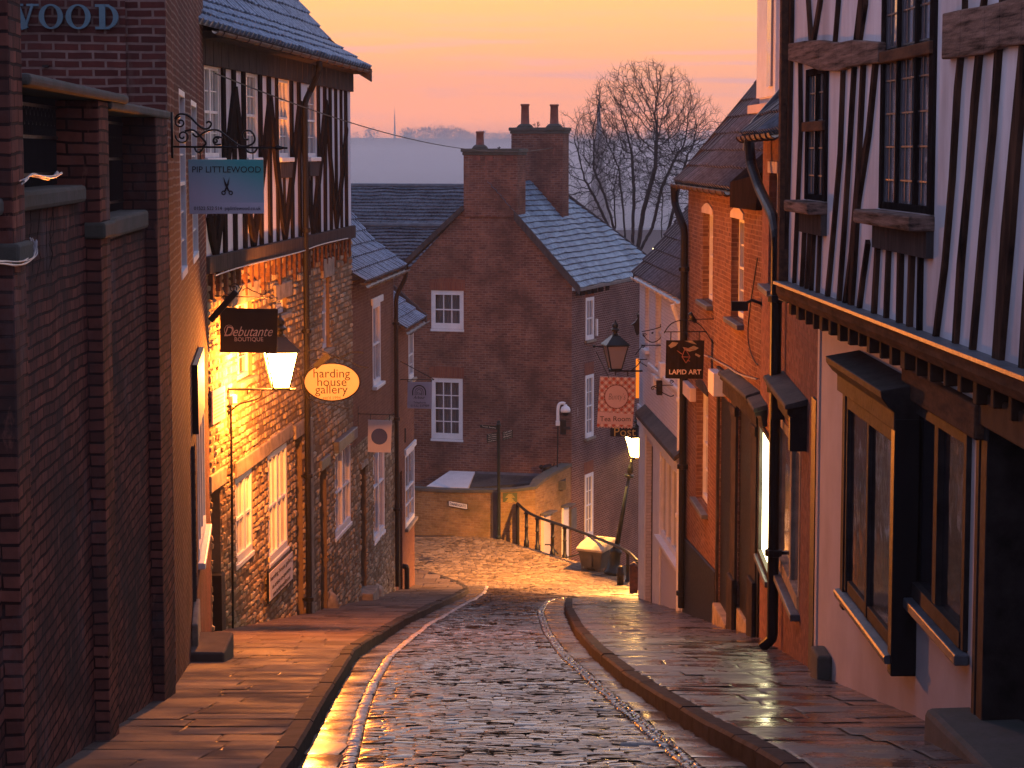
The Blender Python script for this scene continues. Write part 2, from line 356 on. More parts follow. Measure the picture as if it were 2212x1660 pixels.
def roofmat(name, a, bcol, frost, fr=.4, slate=None, rough=.55, stripe=0):
    m, t, b = newmat(name); oc = objc(t); uv = uvc(t)
    n1 = noise(t, oc, 1.2, 5, .6); n2 = noise(t, oc, 14, 4, .65)
    c = mixc(t, ramp(t, n1, [(.35, 0), (.65, 1)]), a, bcol)
    if slate:
        br = nn(t, 'ShaderNodeTexBrick'); br.offset = .5
        for k, v in (('Scale', 1), ('Mortar Size', .022), ('Mortar Smooth', .2), ('Brick Width', slate[0]), ('Row Height', slate[1])): br.inputs[k].default_value = v
        br.inputs['Color1'].default_value = (1,1,1,1); br.inputs['Color2'].default_value = (.55,.55,.6,1); br.inputs['Mortar'].default_value = (.12,.12,.14,1)
        t.links.new(uv, br.inputs['Vector']); c = mixc(t, 1, c, br.outputs[0], 'MULTIPLY')
    fz = mth(t, 'MULTIPLY', ramp(t, mth(t, 'ADD', mth(t, 'MULTIPLY', n2, .7), mth(t, 'MULTIPLY', n1, .3)), [(.42, 0), (.62, 1)]), fr)
    if stripe:
        sv = nn(t, 'ShaderNodeSeparateXYZ'); t.links.new(uv, sv.inputs[0]); fr_ = mth(t, 'FRACT', mth(t, 'ADD', sv.outputs[0], mth(t, 'MULTIPLY', mth(t, 'SUBTRACT', n1, .5), .25)))
        st = ramp(t, fr_, [(0, .05), (.10, 1), (.28, .35), (.5, .0), (.8, .0), (1, .05)]); fz = mth(t, 'MULTIPLY', mth(t, 'ADD', mth(t, 'MULTIPLY', fz, .35), mth(t, 'MULTIPLY', n2, .9)), mth(t, 'MULTIPLY', st, stripe), True)
    c = mixc(t, fz, c, frost)
    setin(t, b, 'Base Color', c); setin(t, b, 'Roughness', rough); setin(t, b, 'Specular IOR Level', .12)
    bump(t, b, n2, .5, .012); return m
roofmat('pantile_frost', (.035,.045,.058), (.07,.09,.115), (.33,.41,.50), .5, stripe=1.7)
roofmat('pantile_dark', (.014,.012,.013), (.028,.024,.027), (.20,.21,.24), .5, stripe=1.9)
roofmat('slate_dark', (.05,.06,.075), (.09,.105,.125), (.30,.35,.40), .35, slate=(.3,.24))
roofmat('slate_frost', (.12,.20,.27), (.20,.31,.38), (.42,.56,.64), .6, slate=(.3,.24))
roofmat('hood_slate', (.035,.038,.04), (.07,.07,.065), (.16,.16,.15), .25, rough=.75)
# ================================================================== GROUND
def clean(T): return sorted(T)
LKc = [(-10,-1.0),(0,-1.1),(8,-1.3),(15.84,-1.55),(20.96,-1.78),(25.74,-1.96),(30.5,-2.15),(34.9,-2.13),(43.06,-2.03),(50.58,-1.75),(58.3,-1.29),(61.8,-1.17),(63.6,-1.35),(65.2,-1.9),(66.6,-2.8),(67.6,-4.2),(68.3,-8)]
LWc = [(-10,-.8),(8,-1.05),(15.84,-1.23),(20.96,-1.48),(25.74,-1.64),(31.3,-1.76),(35.9,-1.74),(43.06,-1.65),(51.34,-1.33),(60,-.85),(63.5,-.75)]
RWc = [(-10,1.9),(8,1.65),(16.04,1.4),(19.12,1.28),(22.74,1.12),(26.24,.97),(31.3,.8),(39.2,.70),(48.9,.70),(55.5,.93),(57.6,1.25),(58.6,1.8)]
RKc = [(-10,2.6),(8,2.1),(15.84,1.78),(18.3,1.6),(22.38,1.39),(25.26,1.25),(30.5,1.12),(38.08,1.08),(48.9,1.16),(55.5,1.34),(58.0,1.75),(59.2,2.5),(59.8,3.4)]
def smoothtab(T, t, w=.7): return sum(lerp_tab(T, t+k*w) for k in (-1,-.5,0,.5,1))/5
LK = lambda y: smoothtab(LKc, y); LW = lambda y: smoothtab(LWc, y); RW = lambda y: smoothtab(RWc, y); RK = lambda y: smoothtab(RKc, y, .4)
LWALL = [(-10,-1.8),(8,-2.65),(22.9,-3.48),(35.9,-4.866),(61.9,-2.86),(61.95,-9)]
RWALL = [(-10,3.5),(24.8,3.42),(33,3.78),(34.1,3.78),(45.5,3.55),(55,3.0),(55.05,3.6),(62,3.6)]
def paver(name, mat, y0, y1, fx0, fx1, dep, wid, zf, dome=.006, tilt=.006, gap=.012, base='joint', basez=-.02, rag=.25, seed=1, lift=.0, smooth=True):
    """rows of stones laid across the street: every stone a small domed slab"""
    rs = random.Random(seed); V = []; Fc = []; T = []; MI = []
    y = y0
    while y < y1:
        d = dep*rs.uniform(.8, 1.25); xa, xb = fx0(y+d/2), fx1(y+d/2); x = xa
        if xb-xa > .05:
            while x < xb-.03:
                w = wid*rs.uniform(.65, 1.4)
                if x+w > xb-wid*.4: w = xb-x
                t = rs.random(); tx, ty, dz = rs.gauss(0, tilt), rs.gauss(0, tilt), rs.gauss(0, tilt*.35)+lift
                i = len(V)
                eb = min(.16*w, .03); ey = min(.2, .028/d); xs = (x+gap/2, x+gap/2+eb, x+w-eb-gap/2, x+w-gap/2)
                sk = rs.uniform(-1,1)*rag*.1*d
                for a, fy in enumerate((0, ey, 1-ey, 1)):
                    yy = y+gap/2+(d-gap)*fy
                    for b_, xx in enumerate(xs):
                        edge = a in (0,3) or b_ in (0,3); corner = a in (0,3) and b_ in (0,3)
                        z = zf(xx, yy)+dz+tx*(xx-x-w/2)/wid*2+ty*(fy-.5)*2+(-dome*2.2 if corner else -dome*1.3 if edge else dome)
                        V.append((xx+sk*(fy-.5)*2+rs.uniform(-1,1)*gap*.3, yy+rs.uniform(-1,1)*gap*.3, z))
                for a in range(3):
                    for b_ in range(3): k = i+a*4+b_; Fc.append((k, k+1, k+5, k+4)); T.append(t)
                x += w
        y += d
    nst = len(Fc)
    # bed between the stones
    yy = np.arange(y0, y1+.49, .5)
    for j, yv in enumerate(yy):
        a, b_ = fx0(yv), fx1(yv); b_ = max(a+.01, b_)
        for k in range(7):
            xx = a+(b_-a)*k/6; V.append((xx, yv, zf(xx, yv)+basez))
    i0 = len(V)-len(yy)*7
    for j in range(len(yy)-1):
        for k in range(6): q = i0+j*7+k; Fc.append((q, q+1, q+8, q+7)); T.append(.5)
    me = bpy.data.meshes.new(name); me.from_pydata(V, [], Fc); me.materials.append(M[mat]); me.materials.append(M[base])
    me.polygons.foreach_set('material_index', [0]*nst+[1]*(len(Fc)-nst)); me.polygons.foreach_set('use_smooth', [smooth]*len(Fc))
    at_ = me.attributes.new('tone', 'FLOAT', 'FACE'); at_.data.foreach_set('value', T)
    o = bpy.data.objects.new(name, me); col.objects.link(o); tag(o, kind='structure'); return o
def camber(x, y): return G(y)-.012*((x+.2)/1.3)**2+.01*mnoise.noise(Vector((x*.8, y*.5, 0)))*2
paver('road', 'setts', 11, 62.6, lambda y: LW(y)+.11, lambda y: RW(y)-.16, .115, .19, camber, dome=.002, tilt=.0052, gap=.010, basez=-.014, seed=3)
# junction paving, spreading left into the side street and stopping at the railings
def edgeY(x): return 71.9 - (x+.45)*1.72 if x > -.45 else 71.9+(-.45-x)*.55
def jx1(y): return 4.2 if y < 65 else min(4.2, (71.9-y)/1.72-.45)
jx0 = lambda y: (-.75 if y < 62.6 else LK(y)+.02) if y < 68 else -9
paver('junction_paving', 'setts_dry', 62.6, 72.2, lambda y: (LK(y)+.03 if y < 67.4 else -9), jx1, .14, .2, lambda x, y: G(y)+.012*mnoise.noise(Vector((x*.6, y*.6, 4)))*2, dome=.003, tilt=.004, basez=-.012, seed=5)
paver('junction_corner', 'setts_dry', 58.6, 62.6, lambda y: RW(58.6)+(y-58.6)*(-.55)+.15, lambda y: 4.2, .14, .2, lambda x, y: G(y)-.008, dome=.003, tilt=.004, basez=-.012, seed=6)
# smooth stone channels beside the kerbs, with pale setts along them
paver('road_channel', 'channel', 11, 63.2, lambda y: LK(y)+.005, lambda y: LW(y)-.01, .8, .5, camber, dome=.002, tilt=.002, seed=7)
paver('road_edge_line', 'white_setts', 11, 63.2, lambda y: LW(y)-.01, lambda y: LW(y)+.10, .17, .12, lambda x, y: camber(x,y)+.006, dome=.005, tilt=.006, seed=8)
paver('road_edge_line', 'channel', 11, 58.2, lambda y: RW(y)-.15, lambda y: RW(y)-.01, .14, .075, lambda x, y: camber(x,y)+.008, dome=.005, tilt=.006, seed=9)
paver('road_channel', 'channel', 11, 58.2, lambda y: RW(y), lambda y: RK(y)-.005, .9, .5, camber, dome=.002, tilt=.002, seed=10)
KH = .13
paver('pavement', 'flags_left', 9, 68.2, lambda y: lerp_tab(LWALL, y)-.05, lambda y: LK(y)-.16, .62, .75, lambda x, y: G(y)+KH*(1 if y < 60 else max(.15, 1-(y-60)/5)), dome=.0015, tilt=.0025, gap=.016, basez=-.012, seed=11, smooth=False)
paver('pavement', 'flags_right', 9, 59.9, lambda y: RK(y)+.16, lambda y: lerp_tab(RWALL, y)+.05, .6, .7, lambda x, y: G(y)+KH*(1 if y < 54 else max(.2, 1-(y-54)/5)), dome=.0015, tilt=.0035, gap=.016, basez=-.012, seed=12, smooth=False)
def kerb(fx, side, y0, y1, hf, seed):
    mb = MB(); rs = random.Random(seed); y = y0
    while y < y1:
        L = min(rs.uniform(.75, 1.1), y1-y+.01); n = 3; mb.t = rs.random(); dz = rs.gauss(0, .004)
        for k in range(n):
            ya, yb = y+.006+(L-.012)*k/n, y+.006+(L-.012)*(k+1)/n
            pa, pb = [], []
            for yy, out in ((ya, pa), (yb, pb)):
                sl = (fx(yy+.2)-fx(yy-.2))/.4; L2 = math.sqrt(1+sl*sl); nx, ny = side/L2, -side*sl/L2
                x = fx(yy); z = G(yy)+hf(yy)+dz; zb = G(yy)-.12
                pr = [(0, zb), (0, z-.025), (.025, z), (.165, z), (.165, zb)]
                out += [(x+nx*a, yy+ny*a, zv) for a, zv in pr]
            i = len(mb.v); mb.v += pa+pb
            for a in range(4):
                f = (i+a, i+a+1, i+5+a+1, i+5+a)
                mb.f.append(f if side > 0 else f[::-1]); mb.mi.append(0); mb.tone.append(mb.t)
            if k == 0: mb.f.append((i, i+1, i+2, i+3, i+4)); mb.mi.append(0); mb.tone.append(mb.t)
        y += L
    o = mb.build('kerb', M['kerbstone']); tag(o, kind='structure')
kerb(LK, -1, 9, 67.4, lambda y: KH*(1 if y < 60 else max(.15, 1-(y-60)/5)), 21)
kerb(RK, 1, 9, 59.6, lambda y: KH*(1 if y < 54 else max(.2, 1-(y-54)/5)), 22)
# land under and beyond: the hillside drops to a misty valley and rises to the far ridge
def terrain():
    ys = [-40,-10,0,10,20,30,40,50,58,63,66,70,71.9,73,76,80,90,110,150,200,300,450,700,1100,1500,1800,2000,2150,2300,2450,2550,2650,2690]
    xs = [-890,-500,-250,-120,-60,-30,-12,-5,-.5,1,2,3,4,6,12,30,60,120,250,500,890]
    P = np.zeros((len(ys), len(xs), 3)); UV = np.zeros((len(ys), len(xs), 2))
    for i, y in enumerate(ys):
        for j, x in enumerate(xs):
            if y <= 66: z = G(y)-.06
            elif y <= 73: z = G(66)-.06
            else: z = G(66)-.06
            if y > 63 and x > 4.2: z = G(66)-2.4
            if y > edgeY(x)+.2 and y > 60: z = G(66)-2.4-(.0 if y < 80 else 0)
            if y > 80: z = lerp_tab([(80,-15),(150,-24),(300,-45),(450,-58),(1500,-60),(1800,-48),(2150,-14),(2450,14),(2550,17),(3200,10),(4500,-20)], y)
            if y > 1900: z += 5*mnoise.noise(Vector((x/420, y/500, 1)))
            if abs(x) > 12 and y < 80 : z -= 3
            P[i,j] = (x, y, z); UV[i,j] = (x, y)
    o = grid_mesh('ground', P, UV, M['grass_far']); tag(o, kind='structure')
plainmat('grass_far', (.07,.075,.05), .95, var=.3, scale=.01, bmp=0)
terrain()
# ================================================================== BUILDING KIT
brickmat('brick_arch', (.36,.14,.08), (.26,.09,.06), (.28,.17,.13), w=.085, h=.36, ms=.008, dirt=(.14,.06,.05), dirtamt=.3)
def facade(mb, x0, x1, z0, z1, holes, rev=.14):
    xs = sorted({x0, x1, *[min(max(v, x0), x1) for h in holes for v in h[:2]]}); zs = sorted({z0, z1, *[min(max(v, z0), z1) for h in holes for v in h[2:4]]})
    for a, b in zip(xs, xs[1:]):
        for c, d in zip(zs, zs[1:]):
            mx, mz = (a+b)/2, (c+d)/2
            if any(h[0] < mx < h[1] and h[2] < mz < h[3] for h in holes): continue
            mb.face([(a,0,c), (b,0,c), (b,0,d), (a,0,d)])
    for h in holes:
        a, b, c, d = h[:4]
        mb.face([(a,0,c), (a,rev,c), (a,rev,d), (a,0,d)][::-1]); mb.face([(b,0,c), (b,rev,c), (b,rev,d), (b,0,d)])
        mb.face([(a,0,d), (b,0,d), (b,rev,d), (a,rev,d)][::-1]); mb.face([(a,0,c), (b,0,c), (b,rev,c), (a,rev,c)])
def shell(mb, x0, x1, z0, z1, dep, back=.3):
    """the other three walls of a building and a dark back plane behind its openings"""
    mb.face([(x1,0,z0), (x1,dep,z0), (x1,dep,z1), (x1,0,z1)]); mb.face([(x0,dep,z0), (x0,0,z0), (x0,0,z1), (x0,dep,z1)])
    mb.face([(x1,dep,z0), (x0,dep,z0), (x0,dep,z1), (x1,dep,z1)]); mb.face([(x0,0,z1), (x1,0,z1), (x1,dep,z1), (x0,dep,z1)])
def win(par, x0, x1, z0, z1, cols=2, rows=2, rec=.10, fw=.055, bar=.02, frame='white_paint', glass='glass', sill=None, curtain=False, mull=None, rail=True, name='window', label=None, sd=.1):
    mb = MB(); y0, y1 = rec-.03, rec+.05; g = .003
    mb.box(x0+g, x0+fw, y0, y1, z0+g, z1-g); mb.box(x1-fw, x1-g, y0, y1, z0+g, z1-g)
    mb.box(x0+fw, x1-fw, y0, y1, z1-fw, z1-g); mb.box(x0+fw, x1-fw, y0-.01, y1, z0+g, z0+fw*1.3)
    ms = []
    if mull:
        for m_ in mull: mb.box(m_-fw*.75, m_+fw*.75, y0+.003, y1-.003, z0+fw*1.3, z1-fw); ms.append(m_)
    ed = [x0+fw]+ms+[x1-fw]
    zm = (z0+z1)/2 if rail is True else (z0+(z1-z0)*rail if rail else None)
    if zm: mb.box(x0+fw, x1-fw, y0+.01, y1-.015, zm-.022, zm+.022)
    for a, b in zip(ed, ed[1:]):
        for k in range(1, cols):
            xx = a+(b-a)*k/cols; mb.box(xx-bar/2, xx+bar/2, y0+.025, y1-.02, z0+fw, z1-fw)
    segs = [(z0+fw, zm), (zm, z1-fw)] if zm else [(z0+fw, z1-fw)]
    for i, (a, b) in enumerate(segs):
        r = rows if isinstance(rows, int) else rows[i]
        for k in range(1, r):
            z_ = a+(b-a)*k/r; mb.box(x0+fw, x1-fw, y0+.028, y1-.023, z_-bar/2, z_+bar/2)
    o = mb.build(name, M[frame], par)
    if label: tag(o, label)
    MB().box(x0+fw*.7, x1-fw*.7, rec+.022, rec+.03, z0+fw*.7, z1-fw*.7).build('pane', M[glass], o)
    if sill: MB().box(x0-sd*.8, x1+sd*.8, -sd, rec, z0-.09, z0-.004).build('sill', M[sill], o, bevel=.012)
    if curtain:
        n = 60; P = np.zeros((n, 2, 3))
        for i in range(n):
            xx = x0+fw+(x1-x0-2*fw)*i/(n-1)
            P[i,:,0] = xx; P[i,:,1] = rec+.16+.03*math.sin(i*.9)+.02*math.sin(i*.37); P[i,0,2] = z0+.03; P[i,1,2] = z1-.03
        grid_mesh('curtain', P, P[:,:,[0,2]], M['curtain'], o)
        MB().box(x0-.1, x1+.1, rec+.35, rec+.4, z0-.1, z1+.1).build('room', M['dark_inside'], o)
    return o
def pipe(par, pts, r=.05, mat='black_paint', collars=(), name='drainpipe'):
    mb = MB(); P = [Vector(p) for p in pts]
    Q = [P[0]]
    for i in range(1, len(P)-1):  # round the bends
        a, b, c = P[i-1], P[i], P[i+1]; k = min(.12, (a-b).length*.4, (c-b).length*.4)
        p, q = b+(a-b).normalized()*k, b+(c-b).normalized()*k
        Q += [p, (p+q+b*2)/4, q]
    Q.append(P[-1]); mb.tube(Q, r, 10)
    for z in collars:
        for a, b in zip(P, P[1:]):
            if min(a.z, b.z) < z < max(a.z, b.z):
                t = (z-a.z)/(b.z-a.z); p = a+(b-a)*t; mb.lathe([(r*1.1,-.05), (r*1.55,-.04), (r*1.55,.04), (r*1.1,.05)], p, 10); mb.box(p.x-.03, p.x+.03, p.y, p.y+r*2.2, p.z-.02, p.z+.02)
    return mb.build(name, M[mat], par, smooth=False)
def gutter(par, x0, x1, y, z, r=.06, mat='cast_gutter', name='gutter'):
    mb = MB(); n = 8; step = 1.0
    prof = [(math.cos(math.pi+math.pi*k/n)*r, math.sin(math.pi+math.pi*k/n)*r) for k in range(n+1)]
    prof += [(a*.8, b*.8) for a, b in prof[::-1]]
    L = [(x0, y+a, z+b) for a, b in prof]; Rr = [(x1, y+a, z+b) for a, b in prof]; m = len(prof)
    mb.add(L+Rr, [(i, (i+1)%m, m+(i+1)%m, m+i) for i in range(m)]+[tuple(range(m-1,-1,-1)), tuple(range(m, 2*m))])
    x = x0+.4
    while x < x1:
        mb.tube([(x, y+a*1.15, z+b*1.15) for a, b in prof[:n+1]], .012, 5); mb.box(x-.012, x+.012, y, y+.25, z, z+.02); x += step
    return mb.build(name, M[mat], par)
def tiled(par, x0, x1, prof, mat, period=.23, course=.33, roll=.05, lift=.045, off=(0,0), name='roof', wob=.012, seed=0, skew=0, shear=None):
    """prof: (run into building, height) from eave to ridge; rolls run up the slope, courses step; skew shifts the upper edge along x"""
    pts = [Vector(p) for p in prof]; L = [0]
    for a, b in zip(pts, pts[1:]): L.append(L[-1]+(b-a).length)
    def P(s):
        for i in range(len(L)-1):
            if s <= L[i+1] or i == len(L)-2:
                t = (s-L[i])/(L[i+1]-L[i]); p = pts[i].lerp(pts[i+1], t); d = (pts[i+1]-pts[i]).normalized(); return p, Vector((-d.y, d.x))
    per = 6 if roll else 2; nu = int((x1-x0)/period*(per if roll else 1))+1
    ss = []; s = 0; k = 0
    while s < L[-1]-.02:
        e = min(s+course, L[-1]); ss += [(s, lift, k), (s+.001, lift, k), ((s+e)/2, lift*.5, k), (e-.002, 0, k)]; s = e; k += 1
    A = np.zeros((nu, len(ss), 3)); UV = np.zeros((nu, len(ss), 2))
    rs = random.Random(seed); js = [rs.uniform(-.5,.5) for _ in range(400)]
    for i in range(nu):
        x = x0+(x1-x0)*i/(nu-1)
        for j, (s_, h, k) in enumerate(ss):
            p, nrm = P(s_)
            if roll:
                ph = (x-x0)/period%1; rr = roll*(math.sin(2*math.pi*ph)*.6+ (.5 if ph < .35 else 0))
                rr += js[(int((x-x0)/period)*7+k*13)%400]*.012
            else: rr = js[(int((x-x0)/period)*7+k*13)%400]*.006
            w_ = wob*mnoise.noise(Vector((x*.5, s_*.6, seed)))*2
            hh = h+rr+w_
            if j % 4 == 0: hh = -.01
            xx = x+skew*s_/L[-1]
            A[i,j] = (xx+off[0]*0, p.x-0+(-nrm.x*-1)*0+nrm.x*hh, p.y+nrm.y*hh); UV[i,j] = ((xx-x0)/period, s_)
    return grid_mesh(name, A, UV, M[mat], par, smooth=False)
def rubble(mb, x0, x1, z0, z1, holes, seed=1, hmin=.085, hmax=.17, wmin=.13, wmax=.40, dep=.045, zlow=None):
    rs = random.Random(seed); z = z0
    while z < z1:
        h = rs.uniform(hmin, hmax); x = x0; zb = z; zt = min(z+h, z1)
        while x < x1:
            w = rs.uniform(wmin, wmax); xb = min(x+w, x1)
            if x1-xb < .08: xb = x1
            if zlow and zt < zlow(x): x = xb; continue
            segs = [(x, xb)]
            for hx0, hx1, hz0, hz1 in holes:
                if zb < hz1-.02 and zt > hz0+.02:
                    ns_ = []
                    for a, b in segs:
                        if b <= hx0 or a >= hx1: ns_.append((a, b)); continue
                        if a < hx0: ns_.append((a, hx0))
                        if b > hx1: ns_.append((hx1, b))
                    segs = ns_
            for a, b in segs:
                if b-a < .05: continue
                d = dep*rs.uniform(.35, 1.15); g = .010; t = rs.random(); mb.t = t
                j = lambda k=.018: rs.uniform(-k, k)
                xa, xc, za, zc = a+g, b-g, zb+g, zt-g; mx, mz = (xc-xa), (zc-za)
                i = len(mb.v)
                rows = [(0, -.0), (.2, 1), (.8, 1), (1, 0)]; ox, oz = j(.02), j(.014)
                for fz, ez in rows:
                    for fx, ex in rows:
                        on = ex*ez; edge = (ex+ez) > 0
                        y = -(d*(1 if on else (.35 if edge else .05)))-(rs.uniform(0, .35)*d if on else 0)
                        mb.v.append((xa+mx*fx+(j() if not on else j(.01)+ox)*.5, y+.02, za+mz*fz+oz*.4+j(.009)))
                for r in range(3):
                    for c in range(3): k = i+r*4+c; mb.f.append((k, k+1, k+5, k+4)); mb.mi.append(mb.m); mb.tone.append(t)
            x = xb
        z = zt
    mb.t = None
def text(s, size, mat, par, x, y, z, shear=0, align='CENTER', name='lettering', ext=.003, sx=1, bold=0, face=0):
    c = bpy.data.curves.new(name, 'FONT'); c.body = s; c.size = size; c.shear = shear; c.align_x = align; c.align_y = 'CENTER'; c.extrude = ext; c.offset = bold; c.resolution_u = 3
    tmp = bpy.data.objects.new(name, c); col.objects.link(tmp); dg = bpy.context.evaluated_depsgraph_get(); dg.update()
    me = bpy.data.meshes.new_from_object(tmp.evaluated_get(dg)); bpy.data.objects.remove(tmp); bpy.data.curves.remove(c)
    me.transform(Matrix.Rotation(math.pi/2, 4, 'X') @ Matrix.Diagonal((sx, 1, 1, 1)))
    me.transform(Matrix.Translation((x, y, z))); me.materials.clear(); me.materials.append(M[mat])
    o = bpy.data.objects.new(name, me); col.objects.link(o); o.parent = par; return o
def spiral(cx, cz, r0, r1, a0, turns, n=26, y=0):
    return [(cx+(r0+(r1-r0)*k/n)*math.cos(a0+2*math.pi*turns*k/n), y, cz+(r0+(r1-r0)*k/n)*math.sin(a0+2*math.pi*turns*k/n)) for k in range(n+1)]
def smoothpts(P, it=2):
    P = [Vector(p) for p in P]
    for _ in range(it):
        Q = [P[0]]
        for a, b in zip(P, P[1:]): Q += [a*.75+b*.25, a*.25+b*.75]
        Q.append(P[-1]); P = Q
    return P
def Q2(fr, c, pts, d=0): return [fr.q(c, x, y, d) for x, y in pts]
def zg(Y): return G(Y)+KH

# ================================================================== LEFT SIDE
FN = Frame((-2.65,8), (-3.48,22.9)); F0 = Frame((-3.48,22.9), (-4.866,35.9)); F1 = Frame((-4.866,35.9), (-4.866+.077*15.6, 51.5))
F2 = Frame((-3.665,51.5), (-3.665+.077*7.4, 58.9)); F3 = Frame((-3.10,58.95), (-2.77,63.2))
def FZ(fr, x): return zg(fr.w(x,0,0).y)
# ---- near garden wall with piers and iron grilles
w = house('pier_wall', 'dark soot stained brick wall with tall piers, iron grilles and stepped coping at the near left', 'wall', FN)
MB().box(-2, 13.6, 0, .36, -7, -.66).build('wall', M['brick_near'], w)
MB().box(-2, 8.6, .003, .357, -.66, -.34).build('upper_wall', M['brick_near'], w)
for xa_, xb_, zt in ((1.0,1.45,1.9), (4.66,5.10,1.9), (8.56,9.14,.39), (12.67,13.73,.36)):
    o = MB().box(xa_, xb_, -.11, .40, -7, zt).build('pier', M['brick_near'], w, bevel=.012)
    MB().box(xa_-.04, xb_+.04, -.15, .42, -.62, -.50).build('band_stone', M['coping'], o, bevel=.02) if xa_ < 12 else None
MB().box(5.10, 10.1, -.16, .5, .395, .465).build('cap', M['coping'], w, bevel=.025)
MB().box(9.2, 13.9, -.13, .45, .335, .41).build('cap', M['coping'], w, bevel=.02)
MB().box(5.12, 8.2, -.06, .42, -.345, -.22).build('coping', M['coping'], w, bevel=.03)
MB().box(9.16, 12.4, -.06, .42, -.665, -.50).build('coping', M['coping'], w, bevel=.03)
MB().box(-2, 4.64, -.07, .44, -.345, -.24).build('coping', M['coping'], w, bevel=.03)
for a, b, z0, z1 in ((1.46,4.64,-.24,1.9), (5.12,8.54,-.22,.39), (9.16,12.65,-.50,.33)):
    mb = MB(); x = a+.04
    while x < b: mb.tube([(x,.2,z0), (x,.2,z1)], .013, 5); x += .085
    for z_ in (z0+.08, z0+(z1-z0)*.55, z1-.06): mb.box(a, b, .185, .215, z_-.012, z_+.012)
    for k in range(int((b-a)/.17)): mb.tube(spiral(a+.12+k*.17, z1-.13, .06, .06, 0, 1, 10, .2), .008, 4)
    mb.build('iron_grille', M['iron'], w)
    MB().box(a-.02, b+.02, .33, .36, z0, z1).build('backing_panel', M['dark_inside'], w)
for n_, (pts) in enumerate(([(4.78,-.15,-.16),(4.95,-.15,-.14),(5.1,-.15,-.11),(5.5,-.15,-.14),(5.91,-.15,-.15),(6.2,-.15,-.12)], [(3.7,-.15,-.56),(3.98,-.15,-.57),(4.54,-.16,-.61),(5.03,-.15,-.60),(5.2,-.15,-.575),(5.26,-.13,-.5)])):
    mb = MB()
    for k in range(5): mb.tube(smoothpts([(p[0]+jit(.05), p[1]+jit(.02), p[2]+jit(.012)) for p in pts], 3), .0045, 5)
    o = mb.build('cable_bundle', M['cable'], None, loc=FN.o, rz=FN.rz)
    tag(o, ['loose grey cables lying on the wall coping below the iron grille', 'loop of pale cable slung across the front of the near dark wall'][n_], 'cable')
mb = MB()
for k in range(7):
    x = 5.5+random.random()*1.4; P = [(x,-.03,-.3)]
    for j in range(7): P.append((P[-1][0]+jit(.1)-.03, -.02+jit(.012), P[-1][2]-.07))
    mb.tube(P, .003, 4, .0015)
tag(mb.build('creeper', M['bark'], None, loc=FN.o, rz=FN.rz), 'bare creeper stems hanging down the dark brick wall below the coping', 'creeper')

# ---- brick building with the big letters
b0 = house('brick_building', 'tall dark brick building with large serif letters on its gable, near left', 'building', F0)
mb = MB(); H0 = [F0.q('A1',1035,510)+F0.q('A1',1085,1580), F0.q('A1',1105,575)+F0.q('A1',1150,1490)]
holes = [(h[0], h[2], h[3], h[1]) for h in H0]
holes.append((7.25, 10.4, -5.5, -3.62)); dx0, dx1 = 5.25, 6.65
holes.append((dx0, dx1, FZ(F0, 6)+.1, -3.78))
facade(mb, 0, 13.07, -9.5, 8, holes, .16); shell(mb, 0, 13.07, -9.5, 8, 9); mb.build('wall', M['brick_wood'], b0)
for h in holes[:2]: win(b0, *h, cols=2, rows=3, rec=.03, fw=.07)
h = holes[2]
o = win(b0, h[0], h[1], h[2], h[3], cols=1, rows=1, rec=.02, fw=.12, mull=[(h[0]*2+h[1])/3, (h[0]+2*h[1])/3], rail=False, name='shop_window', sill='white_paint', sd=.10)
MB().box(5.87, 8.7, -.075, -.003, -3.56, -2.70).build('shop_board', M['cream_board'], b0, bevel=.006)
MB().box(5.83, 5.868, -.078, -.002, -3.58, -2.69).build('board_end', M['black_paint'], b0)
h = holes[3]; MB().box(h[0], h[1], .06, .12, h[2], h[3]).build('door', M['black_paint'], b0)
MB().box(h[0]-.12, h[0], -.04, .06, h[2], h[3]+.12).build('door_frame', M['weathered_timber'], b0)
